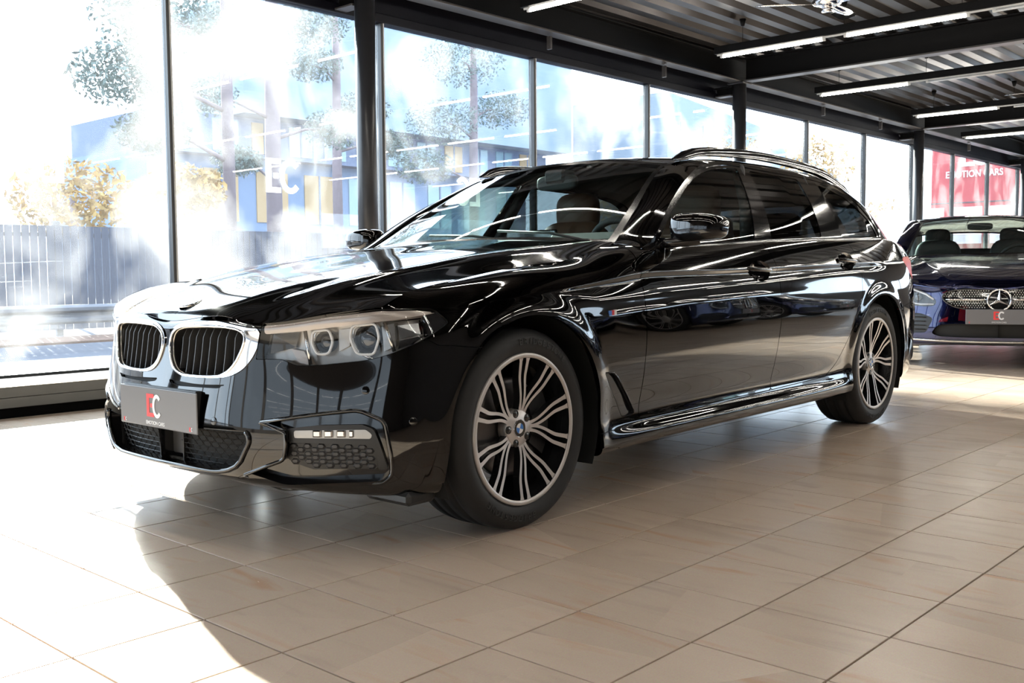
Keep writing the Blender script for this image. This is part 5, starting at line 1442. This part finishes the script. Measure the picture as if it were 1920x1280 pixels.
st = MB()
for r in range(11):
    for c_ in range(-22, 23):
        y_, z_ = (c_ + (.5 if r % 2 else 0)) * .0195, .508 + r * .0155
        if sdf(GRL, np.array([[y_, z_]]))[0] > -.008 or abs(y_) < .10 and abs(z_ - .585) < .10 and math.hypot(y_, z_ - .585) < .11 or abs(z_ - .59) < .012: continue
        x_ = sx2(y_, z_) - .012; s = .006
        st.add([(x_, y_ - s, z_), (x_, y_, z_ - s), (x_, y_ + s, z_), (x_, y_, z_ + s), (x_ + .005, y_, z_)], [(0, 1, 4), (1, 2, 4), (2, 3, 4), (3, 0, 4)])
o = st.obj('grille_stud', BM['stud'], GG); tag(o, kind='stuff')
for s in (1, -1):
    pts = [(sx2(s * y_, .59) + .002, s * y_, .592 - .004 * (y_ / .4)) for y_ in np.linspace(.095, .415, 8)]
    m = MB(); V, F = tube(pts, [.010, .011, .011, .010, .009, .008, .007, .005], 8); m.add(V, F, True).obj('grille_bar', CM['chrome'], GG)
# star emblem
sc = np.array([sx2(0, .585) + .012, 0, .587])
em = MB(); ringp = [sc + np.array([0, .088 * math.cos(a), .088 * math.sin(a)]) for a in np.linspace(0, 2 * math.pi, 40, endpoint=False)]
E_ = em.tube(ringp, .0085, 8, closed=True).obj('emblem_ring', CM['chrome'], GG)
for k in range(3):
    a = math.pi / 2 + k * 2 * math.pi / 3; t = sc + np.array([0, .086 * math.cos(a), .086 * math.sin(a)]); b1 = sc + np.array([0, .018 * math.cos(a + 1.05), .018 * math.sin(a + 1.05)]); b2 = sc + np.array([0, .018 * math.cos(a - 1.05), .018 * math.sin(a - 1.05)]); c_ = sc + np.array([.012, 0, 0])
    MB().add([t, b1, c_, b2, sc], [(0, 1, 2), (0, 2, 3), (1, 0, 4), (0, 3, 4)]).obj('emblem_point', CM['chrome'], GG)
for sd in (1, -1):
    H2 = pobj(ph.offset(.001), 'headlamp', CM['lens'], SAL, sd)
    pobj(ph.offset(-.05), 'lamp_bowl', CM['grey_plastic'], H2, sd); sided(wallmb(ph, d=.051), sd).obj('lamp_wall', CM['plastic'], H2)
    top_ = [(sx2(y_, z_) - .008, y_, z_) for y_, z_ in ((.50, .588), (.56, .632), (.66, .672), (.76, .702), (.87, .718))]; sided(MB().tube(top_, .008, 6), sd).obj('light_strip', CM['led'], H2)
    low_ = [(sx2(y_, z_) - .012, y_, z_) for y_, z_ in ((.50, .548), (.60, .545), (.70, .558), (.80, .60), (.87, .67))]; sided(MB().tube(low_, .006, 6), sd).obj('light_strip', CM['led'], H2)
    for y_, z_, r_ in ((.63, .605, .036), (.76, .645, .032)):
        n_ = np.array([.9, .42, .05]); n_ /= np.linalg.norm(n_); V, F = disc_lathe(np.array([sx2(y_, z_), y_, z_]) - n_ * .035, n_, [(r_ * math.cos(a), r_ * .6 * math.sin(a)) for a in np.linspace(0, math.pi / 2, 6)], 20)
        sided(MB().add(V, F, True), sd).obj('projector_lens', CM['smoke'], H2)
    I2 = pobj(pi_.offset(-.03), 'side_intake', CM['plastic'], SAL, sd); sided(wallmb(pi_, d=.031), sd).obj('intake_wall', BM['paint'], I2)
    for z_ in (.33, .365, .40, .435):
        b = [(sx2(y_, z_) - .022, y_, z_) for y_ in (.56, .68, .80, .86)]; sided(MB().tube(b, .004, 4), sd).obj('intake_fin', CM['gloss'], I2)
ic = pc.join(pc.mirror()); I3 = ic.offset(-.04).obj('centre_intake', CM['seal'], SAL); 
w_ = wallmb(pc, d=.041); kf = [f for f in w_.F if not all(abs(w_.V[i][1]) < 1e-4 for i in f)]; MB().add(w_.V, kf).add(mir(w_.V), [f[::-1] for f in kf]).obj('intake_wall', CM['gloss'], I3)
lp = [(sx2(y_, .235) + .010, y_, .235 + .012 * (abs(y_) / .7) ** 2) for y_ in np.linspace(-.80, .80, 27)]
MB().tube(lp, .011, 8).obj('lip_trim', CM['satin'], SAL)
# plate
x_ = sx2(0, .46) + .012
PL2 = MB().box((x_, -.255, .385), (x_ + .006, .255, .510), .003).obj('dealer_plate', CM['plate'], SAL); MB().box((x_ - .03, -.235, .40), (x_ - .0005, .235, .50), .004).obj('plate_holder', CM['plastic'], PL2)
def onpl2(me, mat, u, v, nm):
    o = link(nm, me, None, PL2); me.materials.clear(); me.materials.append(mat); o.location = (x_ + .0065, u, v); o.rotation_euler = (math.pi / 2, 0, math.pi / 2)
onpl2(letter_E(.068, .042, .0155, .0006).mesh('E'), CM['plate_red'], -.022, .458, 'letter'); onpl2(letter_C(.07, .052, .012, .0009).mesh('C'), CM['plate_white'], .018, .458, 'letter')
onpl2(text_obj('t', 'EMOTION CARS', .016, CM['plate_white'], .0004, spacing=.95), CM['plate_white'], 0, .402, 'lettering')
onpl2(letter_E(.013, .008, .003, .0005).mesh('E'), CM['plate_red'], -.225, .400, 'small_letter')
# hood, glass, roof, pillars share the same class of shape
H2p = HOOD; H2p.join(H2p.mirror()).obj('hood', BM['paint'], SAL, .01)
ws2 = clear.join(clear.mirror()).obj('windshield', CM['glass'], SAL); frit.join(frit.mirror()).obj('black_border', CM['frit'], ws2)
ROOF.join(ROOF.mirror()).obj('roof', BM['paint'], SAL, .01)
for s in (PIL, PIL.mirror()): s.obj('roof_pillar', BM['paint'], SAL)
for k in range(3):
    a = panes[k].offset(-.004); a.obj('side_window', CM['side'], SAL); a.mirror().obj('side_window', CM['side'], SAL)
for s in (trim_, trim_.mirror(), pill, pill.mirror()): s.obj('window_trim', CM['gloss'], SAL)
BW.join(BW.mirror()).obj('rear_window', CM['glass'], SAL)
CW.join(CW.mirror()).obj('cowl', CM['plastic'], SAL)
MB().prism([(a, b) for a, b in dash][::-1], 1, -.76, .76).obj('dashboard', CM['cabin'], SAL)
for sd in (1, -1):
    sided(MB().box((-3.2, .79, .30), (-.72, .81, .95)), sd).obj('door_card', CM['cabin'], SAL)
    V, F = superell((-1.80, .37, .80), (.09, .24, .36), .5, .5, 18, 12); sided(MB().add(V, F, True), sd).obj('seat_back', CM['cabin'], SAL)
    V, F = superell((-1.92, .37, 1.19), (.05, .13, .09), .6, .6, 16, 10); sided(MB().add(V, F, True), sd).obj('headrest', CM['cabin'], SAL)
    V, F = superell((-2.75, .38, 1.06), (.05, .12, .08), .6, .6, 16, 10); sided(MB().add(V, F, True), sd).obj('headrest', CM['cabin'], SAL)
    Mr2 = empty('side_mirror', (0, 0, 0), 0, SAL)
    V, F = superell((-.945, .985, 1.018), (.080, .112, .060), .55, .62, 24, 16, mtaper); sided(MB().add(V, F, True), sd).obj('mirror_cap', BM['paint'], Mr2)
    V, F = tube([(-.87, .855, .962), (-.93, .95, .968), (-.95, .985, .975)], [.020, .022, .024], 10); sided(MB().add(V, F, True), sd).obj('mirror_arm', CM['gloss'], Mr2)
V, F = superell((-2.75, 0, .80), (.10, .62, .28), .4, .4, 20, 12); MB().add(V, F, True).obj('rear_seat', CM['cabin'], SAL)
V, F = superell((-1.30, 0, 1.275), (.018, .12, .036), .5, .5, 18, 12); MB().add(V, F, True).obj('rear_view_mirror', CM['cabin'], SAL)
ring3((-1.34, .37, .915), .185, (.9, 0, -.42), .017).obj('steering_wheel', CM['cabin'], SAL)
MB().box((-3.75, -.60, .21), (.60, .60, .30), .02).obj('underbody', CM['seal'], SAL)
for (wx, sd) in ((0, 1), (-2.975, 1), (0, -1), (-2.975, -1)):
    w = empty('wheel', (wx, .896 * sd, .335), 0 if sd > 0 else math.pi, SAL)
    for nm, me, mt in WM: link(nm, me, None, w)
    for k in range(5):
        for s in (0, 1):
            o = link('spoke', SPK[s], None, w); o.rotation_euler = (0, k * 2 * math.pi / 5, 0)
    cpos = (ARF if wx == 0 else ARR); sec = []
    for a in np.linspace(math.radians(-25), math.radians(205), 24):
        r = .405; sec.append([(cpos[0] + r * math.cos(a), sd * .895, cpos[1] + r * math.sin(a)), (cpos[0] + r * math.cos(a), sd * .60, cpos[1] + r * math.sin(a)), (cpos[0] + .02 * math.cos(a), sd * .60, cpos[1] + .02 * math.sin(a))])
    V = np.array(sec).reshape(-1, 3); MB().add(V, [(i * 3 + j, i * 3 + 3 + j, i * 3 + 4 + j, i * 3 + 1 + j) for i in range(23) for j in range(2)], True).obj('arch_liner', CM['seal'], SAL)

# ---- more saloons of the same kind stand on the other side of the showroom; the estate's doors mirror them
def copy_tree(o, parent=None):
    c = o.copy(); COL.objects.link(c); c.parent = parent
    for ch in list(o.children): copy_tree(ch, c)
    return c
for k, (xx, lab) in enumerate(((-8.3, 'dark blue saloon parked facing the estate doors, first of three'), (-11.4, 'dark blue saloon parked in the middle of three facing the estate'), (-14.5, 'dark blue saloon parked farthest of three facing the estate'))):
    c = copy_tree(SAL); c.location = (xx, 4.7, 0); c.rotation_euler = (0, 0, -math.pi / 2); tag(c, lab, 'car', 'saloons across the showroom')
